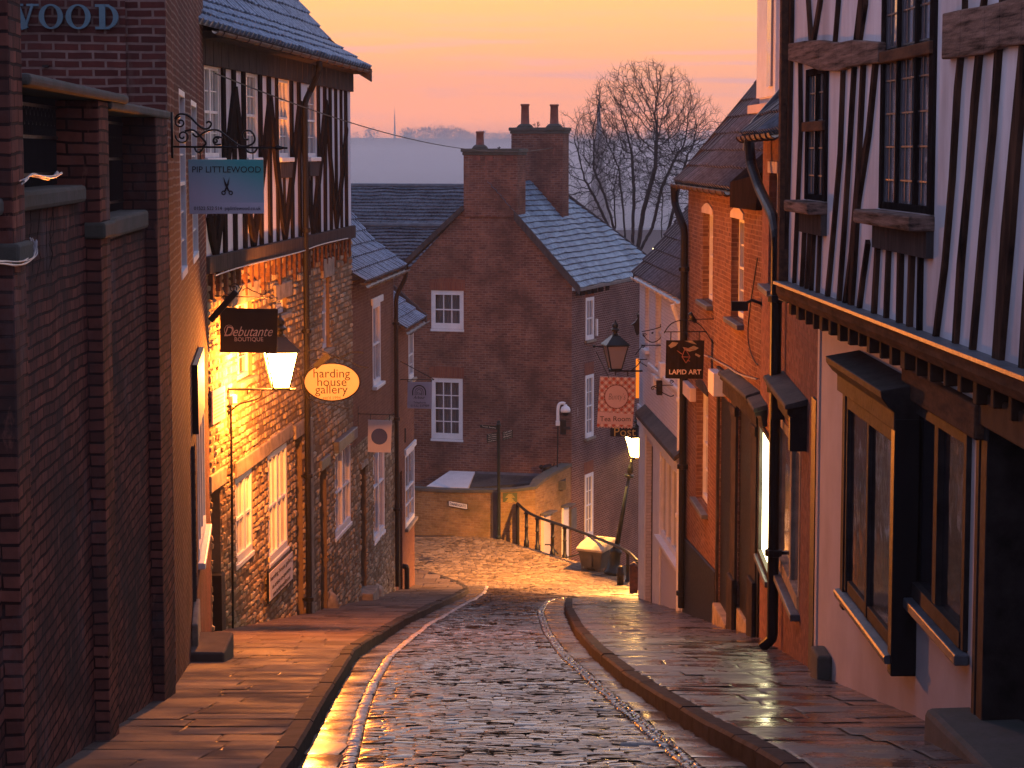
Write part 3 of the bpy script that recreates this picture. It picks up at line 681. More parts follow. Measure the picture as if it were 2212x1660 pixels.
# lettering on the gable wall (gable faces the camera)
_n = F0.n; fg = Frame((F0.o.x+_n.x*8.52, F0.o.y+_n.y*8.52), (-3.48, 22.9))
MB().box(8.52-4.6, 8.52-.40, -.05, -.003, -3, 8).build('gable_skin', M['brick_wood'], b0, loc=(b0.matrix_basis.inverted() @ fg.o), rz=-F0.rz+fg.rz)
def serif_letters():
    mb = MB(); z0, z1 = fg.q('A1', 300, 172)[1], fg.q('A1', 300, 28)[1]; h = z1-z0; mz = (z0+z1)/2; y0, y1 = -.11, -.07
    def O(xa, xb):
        cx_, rx, rz_ = (xa+xb)/2, (xb-xa)/2, h/2; n = 36; V = []; 
        for y in (y0, y1):
            for k in range(n):
                a = 2*math.pi*k/n; V.append((cx_+rx*math.cos(a), y, mz+rz_*math.sin(a)))
            for k in range(n):
                a = 2*math.pi*k/n; V.append((cx_+rx*.56*math.cos(a), y, mz+rz_*.86*math.sin(a)))
        Fs = []
        for k in range(n):
            q = (k+1)%n; Fs += [(k, q, n+q, n+k), (k, 2*n+k, 2*n+q, q), (n+k, n+q, 3*n+q, 3*n+k)]
        mb.add(V, Fs)
    X = [fg.q('A1', a, 100)[0] for a in (230,370,385,530,555,690)]
    O(X[0], X[1]); O(X[2], X[3])
    xa, xb = X[4], X[5]; mb.box(xa+.04, xa+.10, y0, y1, z0, z1); mb.box(xa, xa+.14, y0+.002, y1, z0, z0+.025); mb.box(xa, xa+.14, y0+.002, y1, z1-.025, z1)
    n = 20; r = xb-xa-.09; V = []; c0 = xa+.09
    for y in (y0, y1):
        for k in range(n+1): a = -math.pi/2+math.pi*k/n; V.append((c0+r*math.cos(a), y, mz+h/2*math.sin(a)))
        for k in range(n+1): a = -math.pi/2+math.pi*k/n; V.append((c0+r*.62*math.cos(a), y, mz+h/2*.87*math.sin(a)))
    m = n+1; Fs = []
    for k in range(n): Fs += [(k, k+1, m+k+1, m+k), (k, 2*m+k, 2*m+k+1, k+1), (m+k, m+k+1, 3*m+k+1, 3*m+k)]
    mb.add(V, Fs)
    # W
    s = X[1]-X[0]; xr = fg.q('A1', 205, 30)[0]; wd = s*1.5
    t = lambda f: xr-wd+wd*f
    for f0, f1, up, wdt in ((.06,.33,0,.07), (.33,.52,1,.025), (.48,.73,0,.07), (.73,.95,1,.025)):
        a, b = (t(f0), z1), (t(f1), z0)
        if up: a, b = (t(f0), z0), (t(f1), z1)
        mb.strip(a, b, wdt, y0+(.001 if up else 0), y1)
    for f in (.06,.52,.95): mb.box(t(f)-.06, t(f)+.06, y0+.002, y1, z1-.022, z1)
    o = mb.build('wall_lettering', M['letters_blue'], None, loc=fg.o, rz=fg.rz)
    tag(o, 'large blue grey serif letters WOOD fixed high on the dark brick gable', 'lettering')
serif_letters()
MB().box(fg.q('A1',250,380)[0], fg.q('A1',285,380)[0], -.10, -.05, fg.q('A1',250,392)[1], fg.q('A1',250,378)[1]).build('vent_cover', M['iron'], b0, loc=(b0.matrix_basis.inverted() @ fg.o), rz=-F0.rz+fg.rz)
# ---- doorstep block of the brick building
pA = Vector(at(405,1430,26.6)); fs = Frame((-4.0,26.9), (-3.45,26.9))
mb = MB(); zb = zg(27)-.4; zt_ = at(440,1408,26.9).z; mb.hexa([(0,0,zb), (.50,.02,zb), (.49,1.05,zb-.2), (-.15,1.05,zb-.2), (0,0,zt_-.01), (.50,.02,zt_-.02), (.49,1.05,zt_+.02), (-.15,1.05,zt_+.03)])
o = mb.build('stone_step', M['flags_left'], None, loc=fs.o, rz=fs.rz, bevel=.03); tag(o, 'worn sandstone doorstep block jutting onto the left pavement under the lamp', 'step')
o = MB().hexa([(4.3,-.09,-9), (5.4,-.09,-9), (5.4,-.003,-9), (4.3,-.003,-9), (4.35,-.085,-5.75), (5.25,-.085,-5.6), (5.25,-.003,-5.6), (4.35,-.003,-5.75)]).build('stone_slab', M['stone_trim'], None, loc=F0.o, rz=F0.rz, bevel=.02)
tag(o, 'upright pale stone slab against the brick wall beside the doorstep', 'stone')

# ---- L1: timber framed upper floor on a rubble stone ground floor
b1 = house('half_timbered_house', 'rubble stone house with a black and white zigzag timbered upper floor and frosted pantile roof', 'house', F1)
Lx = 15.62; ZB, ZT = -1.90, -1.62
W1a = Q2(F1, 'A3', [(222,390),(328,912),(463,440),(543,912),(657,470),(727,912),(829,500),(884,908)], .0)
upw = [(W1a[2*k][0], W1a[2*k+1][0], -.06, 1.40-.03*0) for k in range(4)]
low = [(2.05, 3.55, -6.98, -5.50), (5.05, 7.05, -7.52, -5.50), (12.92, 15.28, -8.38, -6.5)]
doors = [(.08, .78, -8.4, -5.42), (7.95, 8.75, -9.6, -5.55), (10.9, 11.75, -10.2, -6.6)]
smw = Q2(F1, 'A4', [(862,150),(958,300),(500,200),(650,920),(1275,10),(1345,660)])
smh = [(smw[0][0], smw[1][0], smw[1][1], smw[0][1]-.1), (smw[2][0], smw[3][0], smw[3][1]+.1, -2.55), (smw[4][0], smw[5][0], smw[5][1]+.1, smw[4][1])]
holes = low+doors+smh
mb = MB(); mb.m = 0; mb.t = .5; facade(mb, 0, Lx, -12.2, ZB, holes, .28); shell(mb, 0, Lx, -12.2, ZB, 6.5)
o = mb.build('wall', M['mortar'], b1)
mb = MB(); rubble(mb, 0, Lx, -11.4, ZB, holes, 5, zlow=lambda x: FZ(F1, x)-.25); mb.build('stonework', M['rubble'], b1)
mb = MB(); facade(mb, 0, Lx, ZB, 2.2, upw, .12); shell(mb, 0, Lx, ZB, 2.2, 6.5); mb.build('plaster', M['plaster'], b1)
for i, h in enumerate(upw): win(b1, *h, cols=3 if i in (1,2) else 2, rows=(2,2), rec=.045, fw=.06, glass='glass_painted_reflection', rail=.5, sill='white_paint', sd=.09, mull=None if i else [(h[0]+h[1])/2])
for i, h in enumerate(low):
    win(b1, *h, cols=2, rows=(1,1), rec=.035, fw=.10, rail=.5, sill='white_paint', sd=.03, mull=[(h[0]+h[1])/2] if i else [(h[0]+h[1])/2+.1], glass='glass_painted_reflection', name='window')
for h in smh: win(b1, *h, cols=2, rows=(2,2), rec=.1, fw=.06, sill='stone_trim')
for i, h in enumerate(doors):
    MB().box(h[0], h[1], .2, .26, h[2], h[3]).build('door', M['black_paint'], b1)
    if i < 2: MB().box(h[0]-.22, h[1]+.28, -.065, .0, h[3]+.0, h[3]+.28).build('lintel', M['stone_trim'], b1, bevel=.02)
    else: MB().box(h[0]-.1, h[1]+.2, -.07, .0, h[3], h[3]+.22).build('lintel', M['lead'], b1, bevel=.01)
for a, b, z_ in ((1.95, 5.0, -5.48), (5.0, 7.4, -5.46)): MB().box(a, b, -.06, .0, z_, z_+.27).build('lintel', M['stone_trim'], b1, bevel=.02)
MB().box(12.7, 15.5, -.14, .0, -6.48, -6.22).build('lintel', M['lead'], b1, bevel=.02)
MB().box(9.1, 9.55, -.10, .0, -10.2, -5.3).build('quoin_stones', M['stone_trim'], b1, bevel=.03)
z0_ = F1.q('A4',600,70)[1]
MB().box(smh[0][0]-.3, smh[0][1]+.3, -.06, 0, smh[0][3], smh[0][3]+.3).build('lintel', M['stone_trim'], b1, bevel=.02)
MB().box(smh[1][0]-.6, smh[1][1]+.5, -.06, 0, smh[1][3], smh[1][3]+.33).build('lintel', M['stone_trim'], b1, bevel=.02)
MB().box(smh[2][0]-.15, smh[2][1]+.35, -.07, 0, smh[2][3]+.02, smh[2][3]+.42).build('lintel', M['stone_trim'], b1, bevel=.02)
# timbers
fz = 1.40
mb = MB(); mb.box(-.2, Lx+.05, -.10, .0, ZB, ZT); mb.build('sill_beam', M['weathered_timber'], b1, bevel=.015)
mb = MB(); mb.box(-.4, Lx+.05, -.07, .0, fz, 2.0)
for k in range(26): mb.box(-.2+k*.6, -.02+k*.6+.02, -.078, -.06, fz-.0, 1.98)
mb.build('frieze_board', M['weathered_timber'], b1)
mb = MB()
for k, (xt, wd) in enumerate([(338,16), (400,15), (455,15), (553,15), (604,15), (649,8), (733,12), (777,12), (889,9), (926,11), (958,9), (990,8), (1020,7), (1048,14)]):
    x = F1.q('A3', xt, 700)[0]; x2 = F1.q('A3', xt+wd, 700)[0]-x; x2 = min(.26, max(.09, x2)); zt, zb = fz, ZT
    inw = [h for h in upw if h[0]-.02 < x < h[1]+.02]
    mb.strip((x+jit(.03), zb), (x+jit(.02), zt), x2, -.045, -.0)
for x in (F1.q('A3',290,1350)[0], F1.q('A3',470,1350)[0], F1.q('A3',560,1350)[0], F1.q('A3',692,1100)[0], F1.q('A3',850,1100)[0], F1.q('A3',880,1200)[0]): mb.strip((x, ZT), (x, -.4), .1, -.04, 0)
mb.build('post', M['black_timber'], b1, bevel=.006)
zz_ = [(250,1240),(290,1470),(400,520),(510,1420),(605,570),(692,1380),(778,600),(855,1340),(930,590),(992,1310),(1050,740)]
mb = MB()
for i, (a, b) in enumerate(zip(zz_, zz_[1:])):
    A, B = F1.q('A3', *a), F1.q('A3', *b); wdt = .23 if i < 8 else .17
    m_ = ((A[0]+B[0])/2+.06*(1 if i%2 else -1), (A[1]+B[1])/2)
    mb.ribbon([A, m_, B], [wdt*1.1, wdt*1.25, wdt*.9], -.062-.004*(i%2), -.001)
mb.build('brace', M['black_timber'], b1, bevel=.006)
for i in (2, 3): h = upw[i]; MB().box(h[0]-.02, h[1]+.18, -.055, -.0, -.45, -.16).build('rail_timber', M['weathered_timber'], b1)
for k in range(int(Lx/.55)): MB().box(.1+k*.55, .24+k*.55, -.075, .0, ZB-.42+.12*math.sin(k*2.1), ZB).build('joist_end', M['brown_timber'], b1)
tiled(b1, -2.6, Lx+.25, [(-.42,1.92), (.50,2.50), (1.3,3.5), (4.2,7.1)], 'pantile_frost', period=.36, course=.38, seed=1)
mb = MB(); prof = [(-.46,1.83), (.50,2.42), (1.3,3.42), (4.2,7.0)]
for (a, b), (c, d) in zip(prof, prof[1:]): mb.hexa([(Lx+.10,a,b-.2), (Lx+.28,a,b-.2), (Lx+.28,c,d-.2), (Lx+.10,c,d-.2), (Lx+.10,a,b+.09), (Lx+.28,a,b+.09), (Lx+.28,c,d+.09), (Lx+.10,c,d+.09)])
mb.build('verge_board', M['weathered_timber'], b1)
MB().box(-.4, Lx+.1, -.40, 0, 1.80, 1.90).build('eaves_board', M['weathered_timber'], b1)
gutter(b1, F1.q('A3',285,205,.45)[0], F1.q('A3',1185,435,.45)[0], -.48, 1.86)
gm = MB(); gm.face([(Lx,0,2.2), (Lx,6.5,2.2), (Lx,6.5,7.0), (Lx,4.2,7.0), (Lx,.9,3.0)]); gm.build('gable', M['brick_red'], b1)
xp = F1.q('A3',900,380,.48)[0]; xq = F1.q('A3',808,520,.1)[0]
pipe(b1, [(xp,-.48,1.80), (xp,-.48,1.62), (xq+.25,-.2,1.25), (xq,-.12,1.0), (xq,-.12,-9.75)], .062, 'black_paint', (1.0,-1.5,-3.5,-6.4,-8.9))
P = [(.35,-.02,-1.95), (1.5,-.12,-2.0)]; cp_ = Q2(F1, 'A3', [(290,1590),(330,1575),(420,1545),(560,1510),(700,1475),(800,1450),(900,1410),(1060,1375)], .1)
tag(MB().tube(smoothpts([(x, -.12, z-.02) for x, z in cp_]), .012, 5).build('cable', M['cable'], None, loc=F1.o, rz=F1.rz), 'pale cable tacked along the bottom beam of the timbered upper floor', 'cable')
# slanting black strut at the left end of the jetty, below the beam
mb = MB(); a = F1.q('A3',270,1560,.4); b = F1.q('A3',210,1655,.7)
o = MB().box(-.05,.05,-.06,.06,-.38,.25).build('strut', M['black_paint'], None, loc=F1.w(-.2,-.35,-2.35), rz=F1.rz, bevel=.02); o.rotation_euler = (R(0), R(42), 0)
tag(o, 'black box floodlight angled under the left end of the timbered floor', 'strut')

# ---- L2
b2 = house('brick_house', 'narrow red brick house on a rubble stone base with frosted pantiles, behind the oval sign', 'house', F2)
holes2 = [(3.35, 4.75, -5.66, -3.68)]
lowh = [(F2.q('A7',395,500)[0], F2.q('A7',478,500)[0], F2.q('A7',395,1140)[1], -6.9)]
dh = [(F2.q('A7',303,900)[0]-0, F2.q('A7',342,900)[0], -11.2, F2.q('A7',303,590)[1])]
zs = -6.75
mb = MB(); facade(mb, .0, 7.38, zs, -2.9, holes2, .12); shell(mb, 0, 7.38, -12.5, -2.9, 6); mb.build('wall', M['brick_red'], b2)
mb = MB(); mb.t = .5; facade(mb, 0, 7.38, -12.5, zs, lowh+dh, .2); mb.build('base_wall', M['mortar'], b2)
mb = MB(); rubble(mb, 0, 7.38, -12.2, zs, lowh+dh, 8, zlow=lambda x: FZ(F2, x)-.25); mb.build('stonework', M['rubble'], b2)
win(b2, *holes2[0], cols=2, rows=(1,1), rec=.02, fw=.09, glass='glass_painted_reflection', sill='white_paint', sd=.12)
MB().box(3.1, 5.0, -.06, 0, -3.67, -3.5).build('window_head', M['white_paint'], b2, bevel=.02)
h = lowh[0]; win(b2, *h, cols=1, rows=(1,1), rec=.03, fw=.1, glass='glass_painted_reflection', mull=[(h[0]+h[1])/2], sill='white_paint', sd=.03)
h = dh[0]; MB().box(h[0], h[1], .14, .2, h[2], h[3]).build('door', M['black_paint'], b2); MB().box(h[0]-.1, h[1]+.1, -.05, 0, h[3], h[3]+.12).build('lintel', M['stone_trim'], b2)
MB().box(h[0]-.1, h[1]+.1, -.3, .2, zg(F2.w(h[0],0,0).y)-.3, zg(F2.w(h[0],0,0).y)+.18).build('doorstep', M['stone_trim'], b2, bevel=.02)
tiled(b2, -.1, 7.5, [(-.30,-2.93), (.55,-2.28), (3.2,1.0)], 'pantile_frost', period=.34, course=.36, seed=2)
mb = MB(); 
for (a, b), (c, d) in zip([(-.32,-3.02), (.55,-2.36)], [(.55,-2.36), (3.2,.9)]): mb.hexa([(7.38,a,b-.2), (7.56,a,b-.2), (7.56,c,d-.2), (7.38,c,d-.2), (7.38,a,b+.13), (7.56,a,b+.13), (7.56,c,d+.13), (7.38,c,d+.13)])
mb.build('verge_board', M['weathered_timber'], b2)
gutter(b2, .15, 7.45, -.36, -3.0, .07, 'lead')
gm = MB(); gm.face([(7.38,0,-2.9), (7.38,6,-2.9), (7.38,6,1), (7.38,3.2,1), (7.38,.5,-2.4)]); gm.build('gable', M['brick_red'], b2)
xg = 7.2; pipe(b2, [(xg,-.36,-3.05), (xg,-.34,-3.2), (xg-.1,-.10,-3.7), (xg-.1,-.10,-11.35)], .06, 'black_paint', (-4.4,-6.9,-9.3))
# ---- L3
b3 = house('brick_house', 'small red brick corner house with frosted pantiles where the left pavement curves away', 'house', F3)
h3 = [(F3.q('A6',520,1100)[0], 4.2, F3.q('A6',520,1430)[1], -4.9), (F3.q('A7',630,600)[0], F3.q('A7',698,600)[0], F3.q('A7',632,1030)[1], F3.q('A7',640,475)[1])]
d3 = [(F3.q('A7',580,900)[0], F3.q('A7',600,900)[0]+.3, -12.0, F3.q('A7',590,620)[1])]
mb = MB(); facade(mb, 0, 4.28, -13, -4.6, h3+d3, .12); shell(mb, 0, 4.28, -13, -4.6, 6); mb.build('wall', M['brick_red'], b3)
for h in h3: win(b3, *h, cols=2, rows=(2,1), rec=.02, fw=.1, glass='glass_painted_reflection', sill='stone_trim', sd=.1)
MB().box(h3[1][0]-.15, h3[1][1]+.1, -.06, 0, h3[1][3], h3[1][3]+.15).build('window_head', M['white_paint'], b3)
h = d3[0]; MB().box(h[0], h[1], .06, .1, h[2], h[3]).build('door', M['black_paint'], b3)
tiled(b3, .1, 4.6, [(-.30,-4.6), (.5,-4.0), (2.6,-2.0)], 'pantile_frost', period=.34, course=.36, seed=3)
gutter(b3, .2, 4.6, -.36, -4.68, .07, 'lead')
mb = MB(); mb.hexa([(4.4,-.34,-4.8), (4.62,-.34,-4.8), (4.62,2.6,-2.2), (4.4,2.6,-2.2), (4.4,-.34,-4.5), (4.62,-.34,-4.5), (4.62,2.6,-1.9), (4.4,2.6,-1.9)]); mb.build('verge_board', M['weathered_timber'], b3)
x = F3.q('A7',607,1400)[0]; zb = FZ(F3, x); pipe(b3, [(x,-.03,zb+.62), (x,-.14,zb+.62), (x,-.14,zb-.03)], .07, 'black_paint')
MB().strip(F3.q('A7',628,290), F3.q('A7',628,395), .05, -.03, 0).build('wall_tie', M['iron'], b3)
# ================================================================== RIGHT SIDE
R4 = Frame((3.12,55), (3.55,45.5)); R3 = Frame((3.55,45.5), (3.78,34.1)); R2 = Frame((3.78,34.1), (3.42,24.8)); R1 = Frame((3.42,24.8), (3.45,10)); RU = Frame((3.04,24.8), (3.42,12.9))
def prof_y(par, name, mat, pr, x0, x1, dx0=0, **k):  # extrude a (y,z) section along x
    n = len(pr); mb = MB(); vs = [(x0, y, z) for y, z in pr]+[(x1, y, z) for y, z in pr]
    mb.add(vs, [tuple(range(n-1,-1,-1)), tuple(range(n, 2*n))]+[(i, (i+1)%n, n+(i+1)%n, n+i) for i in range(n)]); return mb.build(name, mat, par, **k)
def hood(par, x0, x1, zt, pj, slope=.05, mat='hood_slate', fas='grey_paint', fh=.3, th=.05):
    zf = zt-slope
    o = prof_y(par, 'hood', [M[fas]], [(0,zt-.02), (0,zt-fh-.1), (-pj*.35,zt-fh-.1), (-pj*.45,zt-fh*.7), (-pj*.9,zf-th-.06), (-pj*.9,zf-.02)], x0+.05, x1-.05, bevel=.008)
    prof_y(o, 'slate_top', [M[mat]], [(0,zt+.03), (0,zt-th), (-pj,zf-th), (-pj-.01,zf-th*.5), (-pj,zf+.01)], x0, x1, bevel=.01)
    return o
# ---- R4 white painted house
b4 = house('white_painted_house', 'white painted brick house with dark pantiles and a slate canopy over its shopfront', 'house', R4)
q = R4.q
h = [(q('B5',98,900)[0], q('B5',125,900)[0], q('B5',110,1250)[1], q('B5',110,830)[1]), (q('B5',168,1000)[0], q('B5',205,1000)[0], -5.0, q('B5',175,860)[1])]
xa, xb, xc, xd, xe = [q('B6',v,900,.03)[0] for v in (50,82,128,168,262)]
sh = [(xb+.02, xc-.05, -12, q('B6',100,420)[1]), (xd, 9.0, q('B6',200,1000)[1], q('B6',200,500)[1])]
mb = MB(); facade(mb, 0, 9.5, -12.2, -2.9, h+sh, .16); shell(mb, 0, 9.5, -14, -2.9, 7); mb.build('wall', M['painted_brick'], b4)
for i, w_ in enumerate(h): win(b4, *w_, cols=2, rows=(2,2), rec=.1, fw=.06, glass='glass', sill='white_paint')
MB().box(sh[0][0], sh[0][1], .12, .16, sh[0][2], sh[0][3]).build('door', M['black_paint'], b4)
win(b4, *sh[1], cols=1, rows=1, rail=False, rec=.02, fw=.1, mull=[sh[1][0]+(sh[1][1]-sh[1][0])*k/4 for k in (1,2,3)], glass='glass', sill='white_paint', sd=.15, name='shop_window')
MB().box(xa-.1, xb, -.04, 0, -12, -6.3).build('pilaster', M['white_paint'], b4, bevel=.015)
MB().box(xc, xd-.02, -.04, 0, -12, -6.3).build('pilaster', M['white_paint'], b4, bevel=.015)
MB().box(9.15, 9.5, -.05, 0, -12, -6.3).build('pilaster', M['white_paint'], b4, bevel=.015)
MB().box(.0, 9.5, -.05, 0, -6.6, -6.1).build('fascia', M['white_paint'], b4)
hood(b4, 1.4, 9.45, -5.98, .24, .17, fas='white_paint', fh=.25, th=.09)
MB().box(2.5, 9.5, -.07, 0, -4.95, -4.85).build('string_course', M['white_paint'], b4, bevel=.02)
tiled(b4, -.1, 9.45, [(-.14,-2.93), (.4,-2.35), (3.2,1.2)], 'pantile_dark', period=.48, course=.40, seed=7, roll=.07)
mb = MB(); 
for (a, b), (c, d) in zip([(-.15,-3.0), (.4,-2.42)], [(.4,-2.42), (3.2,1.1)]): mb.hexa([(-.16,a,b-.12), (-.08,a,b-.12), (-.08,c,d-.12), (-.16,c,d-.12), (-.16,a,b+.12), (-.08,a,b+.12), (-.08,c,d+.12), (-.16,c,d+.12)])
mb.build('verge_board', M['weathered_timber'], b4)
gutter(b4, -.05, 9.3, -.17, -2.98, .06, 'white_paint')
pipe(b4, [(9.15,-.26,-3.05), (9.15,-.1,-3.5), (9.15,-.1,-11.0)], .05, 'white_paint', (-5,-7.4))
for k, (a, b_, z_) in enumerate(((3.9,4.3,-5.3), (5.3,5.7,-4.9), (4.9,5.1,-5.35))): MB().box(a, b_, -.12, 0, z_, z_+.32).build('meter_box', M['grey_paint' if k == 2 else 'white_paint'], b4, bevel=.01)
# ---- R3 orange brick house
b5 = house('brick_house', 'orange brick house with two tall arched sash windows, white dormer and dark pantile roof', 'house', R3)
q = R3.q
h = [(2.82, 4.62, -2.74, -1.10), (7.45, 9.2, -2.74, -1.06), (1.98, 4.05, -6.66, -4.47)]
dr = [(6.05, 7.95, -10.5, -4.2), (8.75, 10.65, -10.5, -4.12)]
mb = MB(); facade(mb, 0, 11.4, -12.5, -.55, h+dr, .20); shell(mb, 0, 11.4, -12.5, -.55, 8); mb.build('wall', M['brick_orange'], b5)
for i, w_ in enumerate(h):
    win(b5, *w_, cols=2, rows=(2,2), rec=.16, fw=.08, bar=.03, glass='glass_painted_reflection', sill='lead', sd=.12)
    n = 10; pts = [(w_[0]-.02, w_[3])]+[(w_[1]+.02, w_[3])]+[(w_[0]+(w_[1]-w_[0])*(1-k/n), w_[3]+.10+.10*math.sin(math.pi*k/n)) for k in range(n+1)]
    MB().prism(pts, -.025, .1).build('arch', M['render'] if i < 2 else M['grey_paint'], b5, bevel=.008)
MB().box(6.06, 7.94, .02, .21, -10.5, -4.2).build('door', M['black_paint'], b5); MB().box(8.76, 10.64, .03, .21, -10.5, -4.12).build('door', M['black_paint'], b5)
zq = FZ(R3, 8.6)
for k, (a, b_) in enumerate(((8.05,8.72), (10.72,11.36), (5.85,6.03))): 
    o = MB().box(a, b_, -.05, .1, -11, -4.1).build('pilaster', M['grey_paint'], b5, bevel=.01)
    if k < 2: MB().box(a+.1, b_+.12, -.11, -.05, -11, FZ(R3, b_)+.86).build('plinth', M['grey_paint'], o, bevel=.015); MB().box(a-.0, b_+.04, -.08, -.05, -4.3, -4.15).build('capital', M['grey_paint'], o, bevel=.02)
MB().box(5.9, 11.38, -.06, 0, -4.1, -3.72).build('fascia', M['grey_paint'], b5)
hood(b5, 7.6, 11.38, -3.62, .22, .05, fh=.2)
MB().box(6.1, 8.0, -.12, .2, FZ(R3,7)-.6, FZ(R3,7.1)+.22).build('doorstep', M['stone_trim'], b5, bevel=.02)
MB().box(8.6, 10.45, -.02, .2, FZ(R3,9.5)-.6, FZ(R3,9.5)+.26).build('doorstep', M['stone_trim'], b5, bevel=.02)
mb = MB(); mb.prism([(-.02,-12), (5.85,-12), (5.85,-7.42), (-.02,-7.78)], -.06, 0); mb.build('plinth', M['black_paint'], b5, bevel=.02)
tiled(b5, -.15, 9.35, [(-.22,-.58), (.3,-.05), (3.8,4.4)], 'pantile_dark', period=.44, course=.42, seed=9, roll=.07)
gutter(b5, -.35, 9.2, -.27, -.60, .07)
MB().hexa([(9.3,-.25,-.85), (11.35,-.1,-.85), (11.35,.6,-.85), (9.3,.6,-.85), (9.3,-.25,-.45), (11.35,-.05,-.3), (11.35,1.2,.4), (9.3,.6,.3)]).build('valley_board', M['black_timber'], b5)
mb = MB(); mb.hexa([(-.3,-.24,-.75), (-.12,-.24,-.75), (-.12,3.8,4.1), (-.3,3.8,4.1), (-.3,-.24,-.5), (-.12,-.24,-.5), (-.12,3.8,4.42), (-.3,3.8,4.42)]); mb.build('verge_board', M['weathered_timber'], b5)
x = .35; pipe(b5, [(-.25,-.27,-.65), (-.25,-.25,-1.0), (.28,-.1,-1.5), (.28,-.1,-9.2)], .075, 'black_paint', (-2.3,-6.3,-8.9))
# dormer (white, peeling)
dx0 = 5.4; Pd = R3.loc(atc('B3',1392,430,39.4)); Pe = R3.loc(atc('B3',1510,380,37.2))
dm = MB(); y_ = .62; dm.box(Pd[0], Pe[0]+.3, y_, 3.0, Pd[2]-.1, Pd[2]+2.6); o = dm.build('dormer', M['plaster'], b5)
MB().box(Pd[0]+.05, Pe[0]+.25, y_-.06, y_, Pd[2]+.1, Pd[2]+2.4).build('dormer_front', M['white_paint'], o)
MB().box(Pe[0]-.55, Pe[0]-.05, y_-.10, y_-.05, Pd[2]+.25, Pd[2]+2.2).build('pane', M['glass_painted_reflection'], o)
MB().box(Pd[0]-.3, Pe[0]+.7, y_-.55, 3.2, Pd[2]+2.6, Pd[2]+2.78).build('dormer_roof', M['lead'], o, bevel=.02)
MB().box(Pd[0]-.2, Pe[0]+.5, y_-.18, y_, Pd[2]-.16, Pd[2]-.02).build('dormer_sill', M['render'], o)
for a, b_ in ((.8,1.15), (1.4,1.8)): pass
# ---- R2 red/pink chequered brick house
b6 = house('brick_house', 'chequered pink brick house with a slate hooded shop window beside the black and white house', 'house', R2)
q = R2.q
uw = (q('B5',932,400)[0], q('B5',990,400)[0], q('B5',935,815)[1], q('B5',935,60)[1])
sw = (3.5, 7.0, -5.58, -3.52); lw = (.30, 2.45, -6.05, -4.02)
mb = MB(); facade(mb, 0, 9.3, -12, .22, [uw, sw, lw], .18); shell(mb, 0, 9.3, -12, .22, 8); mb.build('wall', M['brick_pink'], b6)
win(b6, *uw, cols=2, rows=(2,2), rec=.14, fw=.09, glass='glass_painted_reflection', sill='lead', sd=.15)
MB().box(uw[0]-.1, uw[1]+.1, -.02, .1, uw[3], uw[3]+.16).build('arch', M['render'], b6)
win(b6, *sw, cols=1, rows=1, rail=False, rec=.02, fw=.13, mull=[(sw[0]+sw[1])/2+.4], frame='stone_trim', glass='glass_painted_reflection', sill='lead', sd=.12, name='shop_window')
o = win(b6, *lw, cols=1, rows=1, rail=False, rec=.0, fw=.07, frame='grey_paint', glass='shop_glow', sill='lead', sd=.09, name='shop_window', label='brightly lit shop window')
MB().box(.0, .28, -.03, 0, -11, -4.0).build('shutter_panel', M['black_paint'], b6, bevel=.01)
hood(b6, .0, 1.5, -3.66, .20, .04, fh=.2); hood(b6, 4.2, 7.75, -2.90, .26, .05, fh=.34)
MB().box(4.35, 4.5, -.17, 0, -3.5, -3.1).build('hood_bracket', M['black_paint'], b6); MB().box(7.5, 7.7, -.2, 0, -3.5, -3.1).build('hood_bracket', M['black_paint'], b6)
tiled(b6, -.5, 9.2, [(-.25,.25), (.4,.9), (3.8,5)], 'pantile_dark', period=.44, course=.40, seed=10, roll=.07)
mb = MB(); mb.hexa([(-.66,-.26,.05), (-.46,-.26,.05), (-.46,3.8,4.8), (-.66,3.8,4.8), (-.66,-.26,.36), (-.46,-.26,.36), (-.46,3.8,5.1), (-.66,3.8,5.1)]); mb.build('verge_board', M['lead'], b6)
gutter(b6, -.7, 6.2, -.30, .26, .075, 'cast_gutter')
xp = 4.4; pipe(b6, [(1.4,-.3,.2), (1.5,-.28,-.15), (2.2,-.2,-.5), (3.9,-.13,-.85), (xp,-.12,-1.1), (xp,-.12,FZ(R2,xp)+.15), (xp-.05,-.25,FZ(R2,xp)+.03)], .075, 'black_paint', (-1.9,-3.1,-5.3))
MB().box(8.55, 9.05, -.03, 0, -11, -2.75).build('post', M['black_paint'], b6)
MB().prism([(9.08,-12), (9.3,-12), (9.3,-1.4), (9.08,-1.4)], -.02, 0).build('corner_strip', M['render'], b6)
# ---- R1 black and white jettied house
b7 = house('timber_framed_shop', 'black and white timber framed upper floor jutting over a pale shopfront, near right', 'building', R1)
q = R1.q
def qb(x, y, d=0): return R1.q('B8', x, y, d)
win2 = (qb(445,600)[0], qb(665,600)[0], qb(660,1240)[1]+.02, qb(440,235)[1]-.05)
do = (qb(700,900)[0]+.02, 13.5, -8, -1.95)
bay0, bay1 = qb(190,600,.2)[0], qb(368,600,.2)[0]
rece = (.55, 1.35, -8, -2.1)
mb = MB(); facade(mb, 0, 14.8, -8, -1.55, [win2, do, (bay0+.05, bay1-.05, qb(190,1010,.2)[1], -2.6)], .3); shell(mb, 0, 14.8, -8, -1.55, 8); mb.build('wall', M['render'], b7)
